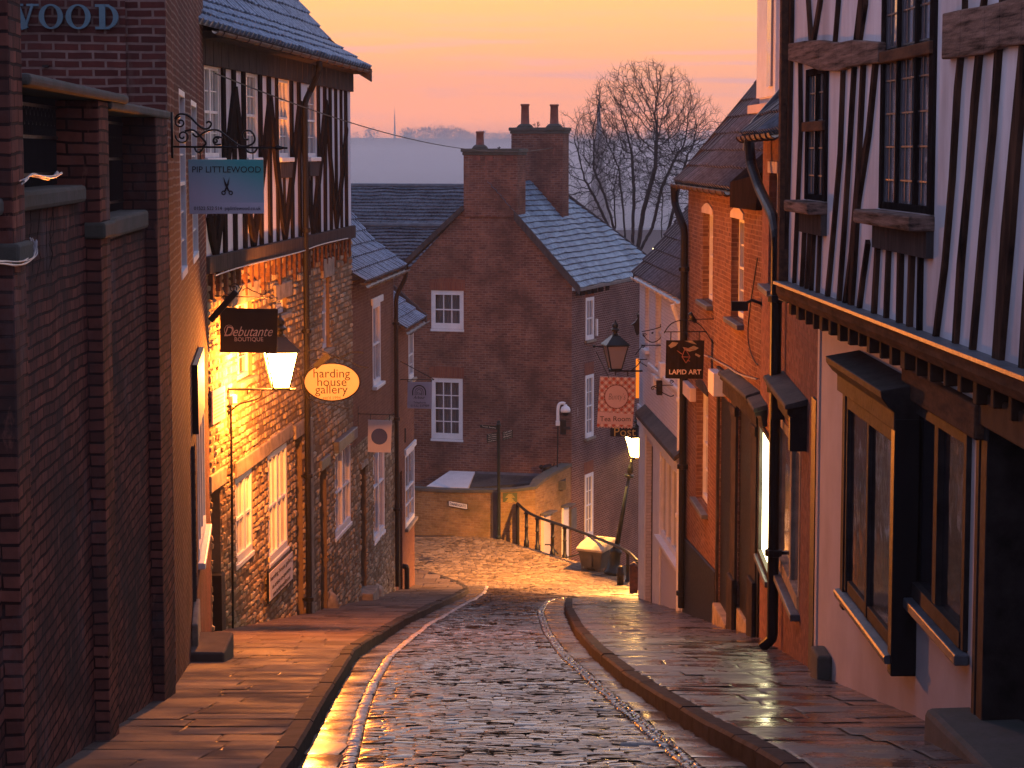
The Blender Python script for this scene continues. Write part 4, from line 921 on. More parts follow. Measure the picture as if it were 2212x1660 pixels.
# bay window 1
z0, z1 = -4.22, -2.42
mb = MB(); mb.box(bay0, bay1, -.2, -.12, z1-.02, z1+.18)
for v in (bay0, bay0+(bay1-bay0)*.5-.06, bay1-.10): mb.box(v, v+.10, -.2, -.08, z0, z1)
mb.box(bay0+.16, bay1-.16, -.19, -.12, z0, z0+.12)
o = mb.build('shop_window', M['grey_paint'], b7, bevel=.008)
MB().box(bay0+.1, bay1-.1, -.165, -.155, z0, z1).build('pane', M['glass'], o)
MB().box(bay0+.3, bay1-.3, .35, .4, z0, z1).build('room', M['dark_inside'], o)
MB().box(bay1-.02, bay1+.16, -.215, .0, z0-.2, z1+.2).build('side_panel', M['black_paint'], o, bevel=.01)
MB().box(bay0-.16, bay0+.02, -.215, .0, z0-.2, z1+.2).build('side_panel', M['grey_paint'], o, bevel=.01)
prof_y(o, 'sill', [M['lead']], [(-.02,z0+.02), (-.02,z0-.10), (-.26,z0-.10), (-.27,z0-.05), (-.26,z0-.03)], bay0-.2, bay1+.12)
prof_y(o, 'cornice', [M['grey_paint']], [(0,z1+.50), (0,z1+.10), (-.22,z1+.10), (-.22,z1+.26), (-.27,z1+.30), (-.33,z1+.38), (-.34,z1+.44)], bay0-.5, bay1+.15, bevel=.01)
win(b7, *win2, cols=1, rows=1, rail=False, rec=-.01, fw=.10, mull=[(win2[0]+win2[1])/2], frame='grey_paint', glass='glass', sill='lead', sd=.12, name='shop_window')
mb = MB(); mb.face([(win2[0]-.5,1.6,win2[2]-.5), (win2[1]+.5,1.6,win2[2]-.5), (win2[1]+.5,1.6,win2[3]+.3), (win2[0]-.5,1.6,win2[3]+.3)]); mb.build('room_wall', M['rubble'], b7)
MB().box(win2[0], win2[1], .3, 1.6, win2[2]-.1, win2[2]+.15).build('display_shelf', M['wood_bracket'], b7)
MB().box(win2[0]-.15, do[0]+.1, -.09, 0, win2[3], win2[3]+.26).build('fascia', M['brown_timber'], b7, bevel=.02)
MB().box(do[0]-.12, do[0]+.0, -.03, .1, -8, -1.95).build('door_post', M['grey_paint'], b7, bevel=.01); MB().box(do[0]+.004, do[0]+.22, -.02, .32, -8, -1.95).build('door_jamb', M['grey_paint'], b7, bevel=.01)
MB().box(do[0], 13.5, .32, .38, -8, -1.95).build('door', M['grey_paint'], b7)
mb = MB()
for a, b_, c, d in ((.55,1.3,-4.0,-2.3), (1.5,2.3,-4.0,-2.3)): mb.box(do[0]+a, do[0]+b_, .30, .32, c, d)
mb.build('door_panel', M['black_paint'], b7, bevel=.01)
MB().box(do[0], 13.5, -.06, .3, -1.95, -1.7).build('door_head', M['wood_bracket'], b7, bevel=.02)
z_ = FZ(R1, do[0]+.4); 
MB().hexa([(do[0]-.35,-.35,z_-.7), (13.5,-.35,z_-.7), (13.5,.3,z_-.7), (do[0]-.35,.3,z_-.7), (do[0]-.35,-.33,z_+.12), (13.5,-.33,z_+.46), (13.5,.3,z_+.46), (do[0]-.35,.3,z_+.14)]).build('doorstep', M['coping'], b7, bevel=.05)
MB().box(.6, 1.15, -.16, 0, FZ(R1,.8)-.5, FZ(R1,.9)+.3).build('plinth_stone', M['coping'], b7, bevel=.03)
# upper floor, set out on its own slightly turned line
UL, UR = tuple(R1.loc(RU.o)), RU.rz-R1.rz
def up(o): o.location = (UL[0], UL[1], 0); o.rotation_euler = (0,0,UR); return o
def qu(x, y, d=0): return RU.q('B7', x, y, d)
w1 = (qu(165,600)[0], qu(262,600)[0], -.47, .87); w2 = (5.15, 7.3, -.47, 3.4)
mb = MB(); facade(mb, 0, 13.5, -1.45, 6.5, [w1, w2], .14); shell(mb, 0, 13.5, -1.45, 6.5, 8); up(mb.build('plaster', M['plaster'], b7))
mb = MB(); T = 'B7'
def stud(pts, w_, j=0): 
    P = [qu(*p) for p in pts]; up(MB().ribbon([(a+jit(.012), b) for a, b in P], [(w_*.68+.01)*random.uniform(.7,1.15) for _ in P], -.035-random.random()*.01, -.0).build('stud', M['stud_timber'], b7))
for pts, w_ in [([(185,-300),(180,0),(195,215)],.16), ([(260,-300),(235,0),(200,215)],.15), ([(325,-300),(318,0),(300,215)],.07), ([(440,-300),(430,0),(400,215)],.40),
  ([(893,-300),(890,0),(888,110)],.05), ([(985,-300),(975,0),(962,90)],.10), ([(1070,-300),(1065,0),(1062,60)],.16),
  ([(145,250),(148,580),(135,900),(118,1275)],.07), ([(340,300),(325,700),(295,1050),(265,1370)],.13), ([(390,300),(368,650),(345,1000),(318,1395)],.11), ([(430,290),(405,800),(375,1150),(340,1420)],.13),
  ([(488,265),(455,600),(405,900),(385,1200),(370,1430)],.20), ([(165,1020),(160,1150),(152,1290)],.07), ([(187,1020),(172,1305)],.07), ([(208,1020),(195,1315)],.08), ([(235,1010),(222,1335)],.12),
  ([(452,1090),(430,1250),(408,1430)],.10), ([(495,1090),(475,1450)],.12), ([(547,1095),(531,1470)],.09), ([(602,1095),(592,1480)],.13), ([(652,1095),(640,1490)],.12), ([(690,1110),(682,1530)],.07),
  ([(876,210),(858,400),(835,800),(800,1200),(755,1550)],.08), ([(960,180),(935,450),(905,800),(868,1200),(843,1590)],.15), ([(1048,170),(1015,600),(972,1050),(922,1600)],.09), ([(1165,180),(1120,650),(1085,1050),(1040,1640)],.33),
  ([(1260,150),(1210,700),(1150,1680)],.12), ([(1340,150),(1300,700),(1250,1720)],.12), ([(108,-300),(105,100),(97,500),(84,900),(70,1255)],.26)]: stud(pts, w_)
for pts, w_ in [([(110,235),(180,238),(250,250),(330,258),(400,240),(470,238),(522,238)],[.18,.24,.30,.27,.24,.2,.18]), ([(815,165),(900,150),(1010,135),(1080,110),(1180,90),(1500,20)],[.34,.34,.33,.30,.32,.3])]:
    up(MB().ribbon([qu(*p) for p in pts], w_, -.07, 0).build('cross_beam', M['old_oak'], b7, bevel=.012))
up(MB().box(-.16, -.02, -.10, .15, -1.5, 6.5).build('corner_board', M['brown_timber'], b7))
up(MB().box(-.02, .02, .0, .5, -1.45, 6.5).build('end_wall', M['black_timber'], b7))
def lead_win(x0, x1, z0, z1, n, trans, name):
    mb = MB(); mb.box(x0, x0+.10, -.02, .12, z0, z1); mb.box(x1-.16, x1, -.03, .12, z0, z1); mb.box(x0+.1, x1-.16, -.01, .12, z0, z0+.06); mb.box(x0+.1, x1-.16, -.01, .12, z1-.07, z1)
    for k in range(1, n): xx = x0+(x1-x0)*k/n; mb.box(xx-.045, xx+.03, -.02, .11, z0+.06, z1-.07)
    o = up(mb.build(name, M['black_timber'], b7, bevel=.006))
    if trans: MB().box(x0+.02, x1-.02, -.06, .1, trans-.05, trans+.05).build('transom', M['brown_timber'], o, bevel=.01)
    MB().box(x0+.05, x1-.05, .02, .03, z0, z1).build('pane', M['glass_painted_reflection'], o)
    mb = MB(); xs = np.linspace(x0+.1, x1-.1, n*3+1)
    for xx in xs: mb.box(xx-.008, xx+.008, .008, .019, z0+.05, z1-.05)
    z_ = z0+.25
    while z_ < z1: mb.box(x0+.1, x1-.1, .007, .0185, z_-.007, z_+.007); z_ += .28
    mb.build('glazing_bars', M['lead'], o)
    MB().box(x0-.22, x1+.02, -.20, .05, z0-.13, z0-.01).build('sill', M['old_oak'], o, bevel=.02)
    MB().box(x0-.05, x1, -.06, 0, z0-.34, z0-.13).build('apron', M['weathered_timber'], o)
    return o
lead_win(*w1, 2, .28, 'window'); lead_win(*w2, 3, .82, 'window')
o = up(prof_y(b7, 'jetty_beam', [M['brown_timber']], [(.05,-1.42), (.05,-1.60), (-.08,-1.60), (-.12,-1.52), (-.12,-1.43)], -.1, 13.5, bevel=.02))
up(MB().box(-.05, 13.5, -.16, .0, -1.425, -1.395).build('lead_flashing', M['lead'], b7))
for k in range(26): up(MB().box(.25+k*.5+jit(.06), .37+k*.5+jit(.02), -.02, .5, -1.76+jit(.02), -1.605).build('joist_end', M['wood_bracket'], b7, bevel=.01))
pass
for k, (x, z_) in enumerate(((.4,-1.7),)): up(MB().box(-.35, .25, -.05, .35, -1.62, -1.50).build('slate_cap', M['hood_slate'], b7))
for k, xx in enumerate(np.arange(11.45, 13.4, .48)): up(MB().ribbon([(xx+.04, -1.4), (xx-.02, 1.5), (xx+.03, 3.6), (xx, 6.4)], [.17,.13,.15,.14], -.04, 0).build('stud', M['stud_timber'], b7))
for yy in (.1, 1.6, 3.2, 4.8, 6.4): up(MB().box(13.495, 13.54, yy, yy+.2, -1.45, 6.5).build('stud', M['stud_timber'], b7))
up(MB().box(13.49, 13.56, 0, 8, 2.2, 2.45).build('cross_beam', M['stud_timber'], b7)); up(MB().box(-.02, 13.55, .02, 8, -1.615, -1.452).build('floor_frame', M['brown_timber'], b7))
# ================================================================== BEYOND THE JUNCTION
Cc = Vector((2.0, 75.0)); hu, hn = Vector((.95,-.312)).normalized(), Vector((.312,.95)).normalized()
FH = Frame(tuple(Cc-hu*6.2), tuple(Cc)); FS = Frame(tuple(Cc), (Cc.x+3.7, Cc.y+9.3)); FR = Frame(tuple(Cc), tuple(Cc+hn*10))
bh = house('gabled_brick_house', 'large dark red brick house with a tall chimneyed gable closing the end of the street', 'house', FH)
def sub(o, fr):  # set a part on another wall line of the same house
    l = FH.loc(fr.o); o.location = (l[0], l[1], 0); o.rotation_euler = (0,0,fr.rz-FH.rz); return o
wn = [(1.19,2.37,-5.92,-4.61), (1.18,2.33,-9.69,-7.6)]
mb = MB(); facade(mb, .0, 6.2, -16, -4.3, wn, .12); mb.face([(0,0,-4.3), (6.2,0,-4.3), (3.3,0,-.95)]); mb.face([(0,0,-16), (0,0,-4.3), (0,9,-4.3), (0,9,-16)]); mb.build('wall', M['brick_house'], bh)
win(bh, *wn[0], cols=3, rows=(1,1), rec=.05, fw=.15, bar=.03, glass='glass_clear', sill='white_paint', sd=.02, curtain=True)
win(bh, *wn[1], cols=3, rows=(2,2), rec=.05, fw=.15, bar=.03, glass='glass_clear', sill='white_paint', sd=.02, curtain=True)
for w_ in wn:
    n = 8; x0, x1, z1 = w_[0]-.06, w_[1]+.06, w_[3]
    pts = [(x0+.02, z1), (x1-.02, z1)]+[(x1-(x1-x0)*k/n, z1+.36+.05*math.sin(math.pi*k/n)) for k in range(n+1)]
    MB().prism(pts, -.012, .04).build('arch', M['brick_arch'], bh)
# right hand wall, receding
ws = [(1.3,2.12,-6.3,-4.85), (1.3,2.12,-9.65,-7.5), (1.3,2.12,-13.1,-10.9)]
mb = MB(); facade(mb, 0, 10, -16, -4.55, ws, .08); sub(mb.build('side_wall', M['brick_side'], bh), FS)
for w_ in ws:
    o = win(bh, *w_, cols=2, rows=(1,1) if w_ is ws[0] else (2,2), rec=.0, fw=.12, glass='glass_painted_reflection', sill='stone_trim', sd=.1); sub(o, FS)
    sub(MB().box(w_[0]-.05, w_[1]+.05, -.01, .03, w_[3], w_[3]+.42).build('arch', M['brick_arch'], bh), FS)
# roof: right slope in slate
e0 = (-.30, -4.42); 
def roof_hit(c, x, y):  # sight line onto the slope plane, in FR coordinates (along eave, run)
    a, b = FR.w(0, e0[0], e0[1]), FR.w(0, 2.95, -.93); d1 = FR.u; d2 = (b-a); nr = d1.cross(d2); r = ray(*px(c, x, y)); p = r*(a.dot(nr)/r.dot(nr)); return FR.loc(p)
ra, rb = roof_hit('A8', 1500, 795), roof_hit('A8', 2045, 1210)
run = lambda p: (p[1]-e0[0])/(2.95-e0[0])
kx = (rb[0]-ra[0])/(run(rb)-run(ra)); xe = ra[0]-kx*run(ra); xr = xe+kx
def slate(par, x0, x1, x1t, prof, mat, seed=0, course=.2, x0t=None):
    o = tiled(par, 0, 1, prof, mat, period=.02, course=course, roll=0, lift=.04, wob=.02, seed=seed)
    me = o.data; n = len(me.vertices); co = np.empty(n*3); me.vertices.foreach_get('co', co); co = co.reshape(-1,3)
    x0t = x0 if x0t is None else x0t; t = np.clip((co[:,1]-prof[0][0])/(prof[-1][0]-prof[0][0]), 0, 1); a = x0+(x0t-x0)*t; b = x1+(x1t-x1)*t; co[:,0] = a+(b-a)*co[:,0]
    wav = np.array([mnoise.noise(Vector((c[0]*1.1, c[1]*1.3, seed+3))) for c in co]); co[:,2] += wav*.05
    me.vertices.foreach_set('co', co.ravel()); uv = me.uv_layers['uv']; vi = np.empty(len(me.loops), dtype=np.int32); me.loops.foreach_get('vertex_index', vi)
    U = np.stack([co[vi,0], np.hypot(co[vi,1]-prof[0][0], co[vi,2]-prof[0][1])], 1); uv.data.foreach_set('uv', U.ravel()); me.update(); return o
sub(slate(bh, -.12, xe, xr, [e0, (2.95,-.93)], 'slate_frost', 4, .24), FR)
mb = MB(); mb.hexa([(xe-.02,e0[0],e0[1]-.15), (xe+.12,e0[0],e0[1]-.15), (xr+.12,2.95,-1.1), (xr-.02,2.95,-1.1), (xe-.02,e0[0],e0[1]+.08), (xe+.12,e0[0],e0[1]+.08), (xr+.12,2.95,-.82), (xr-.02,2.95,-.82)]); sub(mb.build('far_verge', M['weathered_timber'], bh), FR)
mb = MB(); mb.hexa([(-.2,e0[0],e0[1]-.22), (-.08,e0[0],e0[1]-.22), (-.08,1.98,-2.2), (-.2,1.98,-2.2), (-.2,e0[0],e0[1]+.06), (-.08,e0[0],e0[1]+.06), (-.08,1.98,-1.90), (-.2,1.98,-1.90)]); sub(mb.build('near_verge', M['weathered_timber'], bh), FR)
MB().ribbon([(2.39,-1.80), (1.3,-2.78), (.1,-3.86), (-.25,-4.02)], .16, -.14, .2).build('near_verge', M['weathered_timber'], bh)
sub(MB().box(-.1, xe, -.34, -.22, e0[1]-.12, e0[1]-.03).build('gutter', M['lead'], bh), FR)
for k in range(9): sub(MB().box(.35+k*.75, .75+k*.75, -.24, .0, -4.72, -4.55).build('corbel', M['black_timber'], bh), FR)
def chimney(fr_y, x0, x1, zb, zt, dep, pots, mat, lab=None):
    mb = MB(); mb.box(x0, x1, fr_y, fr_y+dep, zb, zt-.22); o = mb.build('chimney', M[mat], bh)
    mb = MB(); mb.box(x0-.04, x1+.04, fr_y-.04, fr_y+dep+.04, zt-.22, zt-.12); mb.box(x0-.08, x1+.08, fr_y-.08, fr_y+dep+.08, zt-.12, zt); mb.build('chimney_cap', M['coping'], o, bevel=.02)
    for px_, r, h in pots:
        p = MB().lathe([(r*1.25,-.02), (r*1.5,.0), (r*1.35,.1), (r*1.08,.13), (r*.95,h-.08), (r*1.12,h-.06), (r*1.12,h)], (px_, fr_y+dep/2, zt), 14).build('chimney_pot', M['pot'], o, smooth=True)
        MB().lathe([(r*2.2,0), (r*1.7,.09), (r*1.2,.13)], (px_, fr_y+dep/2, zt), 12).build('mortar_flaunching', M['coping'], o, smooth=True)
    return o
o = chimney(-.06, 2.40, 4.30, -2.1, .18, .9, [(2.83,.13,.58)], 'brick_house')
for a in (2.75, 3.2, 3.92): MB().box(a, a+.24, -.085, -.05, -.22, -.06).build('vent_brick', M['pot'], o)
FC = Frame(tuple(Cc-hu*6.2+hn*4.6), tuple(Cc+hn*4.6)); g = lambda x, y: FC.q('A8', x, y)
chimney(4.6, g(1130,500)[0], g(1495,500)[0], -4, g(1300,325)[1], .75, [(g(1205,300)[0],.145,g(1205,152)[1]-g(1205,320)[1]), (g(1413,300)[0],.145,g(1413,155)[1]-g(1413,320)[1])], 'brick_house', '')
# rear wings with slate roofs
bw = house('slate_roofed_wing', 'low wing with two stepped dark slate roofs to the left behind the big gable', 'building', FH)
def dz(d, x, y): return FH.q('A8', x, y, -d)[1]
z1, z2, z3, z4 = dz(.9,200,1310), dz(3.4,300,1028), dz(4.6,300,1028), dz(7.4,400,748)
slate(bw, -9, .9, 3.0, [(.9,z1), (3.4,z2)], 'slate_dark', 11, .24); slate(bw, -9, 2.4, 3.2, [(4.4,z3-.1), (7.4,z4)], 'slate_dark', 12, .26)
MB().tube([(-9,3.45,z2+.03), (3,3.45,z2+.03)], .11, 8).build('ridge', M['lead'], bw); MB().tube([(-9,7.45,z4+.03), (3.4,7.45,z4+.03)], .10, 8).build('ridge', M['lead'], bw)
mb = MB(); mb.box(-9, -.02, 1.1, 9.5, -16, z1-.05); mb.box(-9, .5, 3.7, 4.6, z1-.1, z2); mb.build('wall', M['brick_house'], bw)
for k, (cx, cz_) in enumerate((('A8',0),)): pass
# ---- boundary wall of the junction
P0, P1, P2, P3, PL = Vector((-3.25,73.25)), Vector((-.5,71.95)), Vector((.75,72.1)), Vector((1.97,74.93)), Vector((-11,77.2))
fw_ = Frame(tuple(P0), tuple(P1)); wl = house('boundary_wall', 'curved low brick boundary wall with stone coping round the junction below the big gable', 'wall', fw_)
def path_wall(P, th, zb, zts):
    mb, cp_ = MB(), MB()
    n = len(P); off = []
    for i, p in enumerate(P):
        d = (P[min(i+1,n-1)]-P[max(i-1,0)]).normalized(); off.append(Vector((-d.y, d.x)))
    for i in range(n-1):
        a, b = P[i], P[i+1]; a2, b2 = a+off[i]*th, b+off[i+1]*th; ca, cb_ = a-off[i]*.05, b-off[i+1]*.05; ca2, cb2 = a2+off[i]*.05, b2+off[i+1]*.05
        L = lambda v: tuple(fw_.loc((v.x, v.y, 0))[:2])
        mb.hexa([(*L(a),zb), (*L(b),zb), (*L(b2),zb), (*L(a2),zb), (*L(a),zts[i]), (*L(b),zts[i+1]), (*L(b2),zts[i+1]), (*L(a2),zts[i])])
        cp_.hexa([(*L(ca),zts[i]), (*L(cb_),zts[i+1]), (*L(cb2),zts[i+1]), (*L(ca2),zts[i]), (*L(ca),zts[i]+.09), (*L(cb_),zts[i+1]+.09), (*L(cb2),zts[i+1]+.09), (*L(ca2),zts[i]+.09)])
    return mb, cp_
def cat(P, m=6):
    out = []
    for i in range(len(P)-1):
        for k in range(m): out.append(P[i].lerp(P[i+1], k/m))
    return out+[P[-1]]
PP = [PL, P0]+[P0.lerp(P1, k/5)+Vector((0,-.10*math.sin(math.pi*k/5))) for k in range(1,5)]+[P1, Vector((.1,72.0)), P2, Vector((1.0,72.6)), Vector((1.35,73.4)), P3]
ZT_ = [-10.98, -10.98, -10.97, -10.96, -10.93, -10.90, -10.86, -10.84, -10.78, -10.62, -10.5, -10.42]
mb, cp_ = path_wall(PP, .3, -15, ZT_); mb.build('wall', M['brick_low'], wl); cp_.build('coping', M['coping'], wl)
L = fw_.loc((P1.x,P1.y,0)); MB().box(L[0]-.14, L[0]+.12, -.06, .3, -13, -10.86).build('wall_pier', M['weathered_timber'], wl)
# lean-to behind it
lt = house('outhouse', 'low outhouse roof with lead flashing and a white skylight box behind the boundary wall', 'outbuilding', FH)
def lh(c, x, y, d): a = FH.q(c, x, y, -d); return (a[0], d, a[1])
z_hi = FH.q('B2', 900, 125, .05)[1]
fr1 = [lh('B2',600,262,-1.6), lh('B2',1480,200,-1.2), lh('B2',1480,160,-.05), lh('B2',640,125,-.05)]
mb = MB(); a = fr1; mb.hexa([(p[0],p[1],p[2]-.3) for p in a]+[tuple(p) for p in a]); mb.build('roof', M['hood_slate'], lt)
b_ = [lh('B2',640,122,-.12), lh('B2',1400,150,-.12)]; MB().hexa([(b_[0][0],-.45,b_[0][2]-.32), (b_[1][0],-.45,b_[1][2]-.30), (b_[1][0],-.02,b_[1][2]-.05), (b_[0][0],-.02,b_[0][2]-.05), (b_[0][0],-.45,b_[0][2]-.19), (b_[1][0],-.45,b_[1][2]-.17), (b_[1][0],-.02,b_[1][2]+.02), (b_[0][0],-.02,b_[0][2]+.02)]).build('lead_flashing', M['lead'], lt)
c_ = [lh('B2',225,250,-1.9), lh('B2',600,264,-1.9), lh('B2',663,118,-.1), lh('B2',435,110,-.1)]
MB().hexa([(p[0],p[1],p[2]-.35) for p in c_]+[tuple(p) for p in c_]).build('skylight', M['white_paint'], lt)
zc = FH.q('A7', 740, 380)[1]
o = MB().hexa([(-.6,-.55,zc-.05),(.62,-.55,zc-.05),(.62,0,zc-.05),(-.6,0,zc-.05),(-.6,-.5,zc+.05),(.55,-.5,zc+.05),(.46,0,zc+.52),(-.6,0,zc+.52)]).build('canopy', M['lead'], bh)
# doors below the railing
for k, (x0, x1, z0, z1, m_) in enumerate(((-2.75,-2.15,-13.6,-11.68,'render'), (-.92,-.42,-13.5,-11.7,'white_paint'))):
    o = MB().box(x0, x1, -.06, .05, z0, z1).build('door', M[m_], wl); l = fw_.loc(FS.o); o.location = (l[0], l[1], 0); o.rotation_euler = (0,0,FS.rz-fw_.rz)
    MB().box(x0-.1, x1+.15, -.25, .0, z1+.02, z1+.07).build('door_hood', M['lead'], o)
# ================================================================== FAR AWAY
def spire(name, label, c, tip, base, hw, Y, mat='far_stone', pin=True):
    T, Bp = atc(c, *tip, Y), atc(c, *base, Y); w_ = atc(c, base[0]+hw, base[1], Y).x-Bp.x
    t = thing(name, label, 'church', (Bp.x, Y, Bp.z)); h = T.z-Bp.z
    MB().lathe([(w_*1.06,-.5), (w_,0), (w_*.02,h*.985), (.001,h)], (0,0,0), 8).build('spire', M[mat], t)
    MB().box(-w_*1.05, w_*1.05, -w_*1.05, w_*1.05, -40, -.5).build('tower', M[mat], t)
    if pin:
        for sx in (-1,1):
            for sy in (-1,1): MB().lathe([(w_*.16,-3), (w_*.14,w_*.5), (.01,h*.2)], (sx*w_*.95, sy*w_*.95, 0), 6).build('pinnacle', M[mat], t)
        for zf, s in ((.22,.8), (.45,.55)): MB().prism([(-w_*.13,h*zf), (w_*.13,h*zf), (0,h*zf+w_*.6)], -w_*s*1.02, -w_*s*.4).build('spire_window', M['dark_inside'], t)
    return t
spire('church_spire', 'pale stone church spire rising out of the mist behind the bare tree', 'A8', (1758,85), (1750,960), 72, 420)
spire('distant_spire', 'slender needle spire alone on the misty ridge to the left', 'A8', (302,168), (302,388), 8, 2440, 'bark', False)
rs = random.Random(4)
def farcrown(mb, x, y, z, r, h, n):
    for _ in range(n):
        a, e = rs.uniform(0, 6.28), rs.uniform(-.6, 1.0); k = rs.random()**.4; rr = r*math.cos(e*1.3)*k
        p = Vector((x+rr*math.cos(a), y+rr*math.sin(a)*.6, z+h*.5+h*.5*math.sin(e*1.4)*k)); s = r*.13*rs.uniform(.5,1.3)
        mb.face([p+Vector((jit(s),jit(s),jit(s))) for _ in range(3)])
    mb.tube([(x,y,z-6), (x,y,z+h*.5)], r*.05, 4)
def hillz(X, Y): return lerp_tab([(2150,-14),(2450,14),(2550,17),(3200,10)], Y)
mb = MB()
def frow(x0, x1, Y, hm, n, up=0):
    for k in range(n):
        xd = rs.uniform(x0, x1); X = atc('A8', xd, 300, Y).x; h = hm*rs.uniform(.75,1.15); farcrown(mb, X, Y+rs.uniform(-40,40), hillz(X,Y)-2+up, h*.55, h, 130)
frow(350, 560, 2440, 16, 14); frow(580, 830, 2460, 17, 18); frow(800, 1130, 2480, 12, 24); frow(380, 1100, 2400, 9, 30); frow(1120, 3200, 2480, 13, 95); frow(1500, 3400, 2400, 12, 40); frow(-1800, 60, 2480, 11, 40)
tag(mb.build('distant_wood', M['bark']), 'misty bare wood along the top of the far ridge', 'wood', kind='stuff')
mb = MB(); X = atc('A8',135,340,2440).x; farcrown(mb, X, 2440, hillz(X,2440)-2, 9, 17, 420); tag(mb.build('distant_tree', M['bark']), 'lone round bare tree on the misty ridge left of the needle spire', 'tree')
# low town buildings lit in the valley behind the roofs
mb = MB()
t = thing('valley_building', 'far building with lit windows glimpsed in the valley between the tree stems', 'building', tuple(atc('B3', 620, 1440, 300)))
MB().box(-9, 6, 0, 8, -6, 3.2).build('wall', M['far_stone'], t)
for k in range(7): MB().box(-8.4+k*2.0, -7.0+k*2.0, -.05, .0, -2.2+(k%2)*1.4, -.6+(k%2)*1.4).build('lit_window', M['far_lights'], t)
# ---- bare trees (space colonisation)
def grow_tree(name, label, base, stems, ell, seed, natt=1500, step=.24, rtip=.010, infl=2.2, kill=.42, twig=1):
    r_ = np.random.RandomState(seed); A = []
    while len(A) < natt:
        p = r_.uniform(-1, 1, 3); d = np.linalg.norm(p)
        if d < 1 and r_.rand() < .25+.75*d: A.append([ell[0]+p[0]*ell[3], ell[1]+p[1]*ell[4], ell[2]+p[2]*ell[5]])
    A = np.array(A); N = [np.array(base, float)]; par = [-1]
    for st in stems:
        last = 0; p = np.array(base, float)
        for q in st:
            q = np.array(q, float); n = max(1, int(np.linalg.norm(q-p)/step))
            for k in range(1, n+1):
                N.append(p+(q-p)*k/n+r_.normal(0,.012,3)); par.append(last); last = len(N)-1
            p = q
    N = N; tot = len(N)
    NA = np.array(N); near = np.full(len(A), 0); dist = np.full(len(A), 1e9); alive = np.ones(len(A), bool); start = 0
    for it in range(130):
        new = NA[start:]
        if len(new):
            D = np.linalg.norm(A[:,None,:]-new[None], axis=2); m = D.argmin(1); dm = D[np.arange(len(A)), m]; b = dm < dist
            near[b] = m[b]+start; dist[b] = dm[b]
        alive &= dist > kill; act = alive & (dist < infl*(3 if it < 6 else 1))
        if not act.any(): break
        start = len(NA); ids = np.unique(near[act]); add = []
        for i in ids:
            v = A[act & (near == i)]-NA[i]; v = (v/np.linalg.norm(v, axis=1)[:,None]).mean(0)+r_.normal(0,.16,3)+np.array([0,0,.12]); v /= np.linalg.norm(v)+1e-9
            add.append(NA[i]+v*step); par.append(int(i))
        NA = np.vstack([NA, add])
    n = len(NA); ch = [[] for _ in range(n)]
    for i in range(1, n): ch[par[i]].append(i)
    rad = np.zeros(n)
    for i in range(n-1, -1, -1): rad[i] = rtip if not ch[i] else sum(rad[c]**2.5 for c in ch[i])**(1/2.5)
    t = thing(name, label, 'tree', tuple(base)); Bv = Vector(base); trunk, crown = MB(), MB()
    for i in range(n):
        kids = sorted(ch[i], key=lambda c: -rad[c])
        for k, c in enumerate(kids):
            if i != 0 and k == 0: continue
            chain = [i, c]
            while ch[chain[-1]]: chain.append(max(ch[chain[-1]], key=lambda c_: rad[c_]))
            big = rad[c] > rtip*7; m = trunk if big else crown; pts = [Vector(NA[j])-Bv for j in chain]; rr = [float(rad[j]) for j in chain]; rr[0] = rr[1]
            m.tube(pts, rr, 6 if big else 3)
    for i in range(n):
        if rad[i] < rtip*2.4 and r_.rand() < .75*twig:
            d = Vector(NA[i]-NA[par[i]]).normalized()
            for _ in range(2):
                p = Vector(NA[i])-Bv; v = (d+Vector(r_.normal(0,.55,3))).normalized()*r_.uniform(.2,.5); crown.tube([p, p+v*.5+Vector((0,0,.02)), p+v+Vector((0,0,.06))], [rtip*.7,rtip*.6,rtip*.35], 3)
    trunk.build('trunk', M['bark'], t, smooth=True); crown.build('crown', M['bark'], t); return t
YT = 130
def tp(x, y, dy=0): return tuple(atc('B3', x, y, YT+dy))
ce = Vector(tp(660, 640)); ex = Vector(tp(1140, 640)).x-ce.x; ez = Vector(tp(660,130)).z-ce.z
grow_tree('bare_tree', 'big leafless tree with several upright stems and a rounded crown against the orange sky', tp(560,1500), [[tp(520,1380), tp(500,1100), tp(470,850)], [tp(565,1380), tp(575,1000), tp(560,760,1)], [tp(600,1400), tp(640,1150), tp(720,850,-1), tp(730,640)], [tp(610,1430), tp(700,1260,1), tp(760,1000,1), tp(870,760,1)], [tp(480,1400,-1), tp(380,1060,-1), tp(300,860,-1)]],
  (ce.x-.15, YT, ce.z, ex*.98, 3.6, ez*1.0), 3, 5200, .19, .0108, 2.4, .27)
cw = Vector(tp(240,860)); grow_tree('bare_tree', 'low spreading leafless tree behind the twin pot chimney and slate roof', tp(440,1500,-4), [[tp(420,1300,-4), tp(330,1100,-4), tp(250,950,-4)], [tp(450,1250,-4), tp(440,1000,-4)]], (cw.x, YT-4, cw.z, 3.0, 2.2, 3.6), 9, 1100, .2, .0095, 2.4, .30)
cw = Vector(tp(1000,900)); grow_tree('bare_tree', 'leafless tree leaning right behind the dark pantile roofs', tp(780,1500,3), [[tp(800,1300,3), tp(880,1000,3), tp(940,760,3)], [tp(760,1250,3), tp(770,1050,3)]], (cw.x, YT+3, cw.z+.4, 3.4, 2.2, 4.2), 12, 1300, .2, .0095, 2.4, .30)
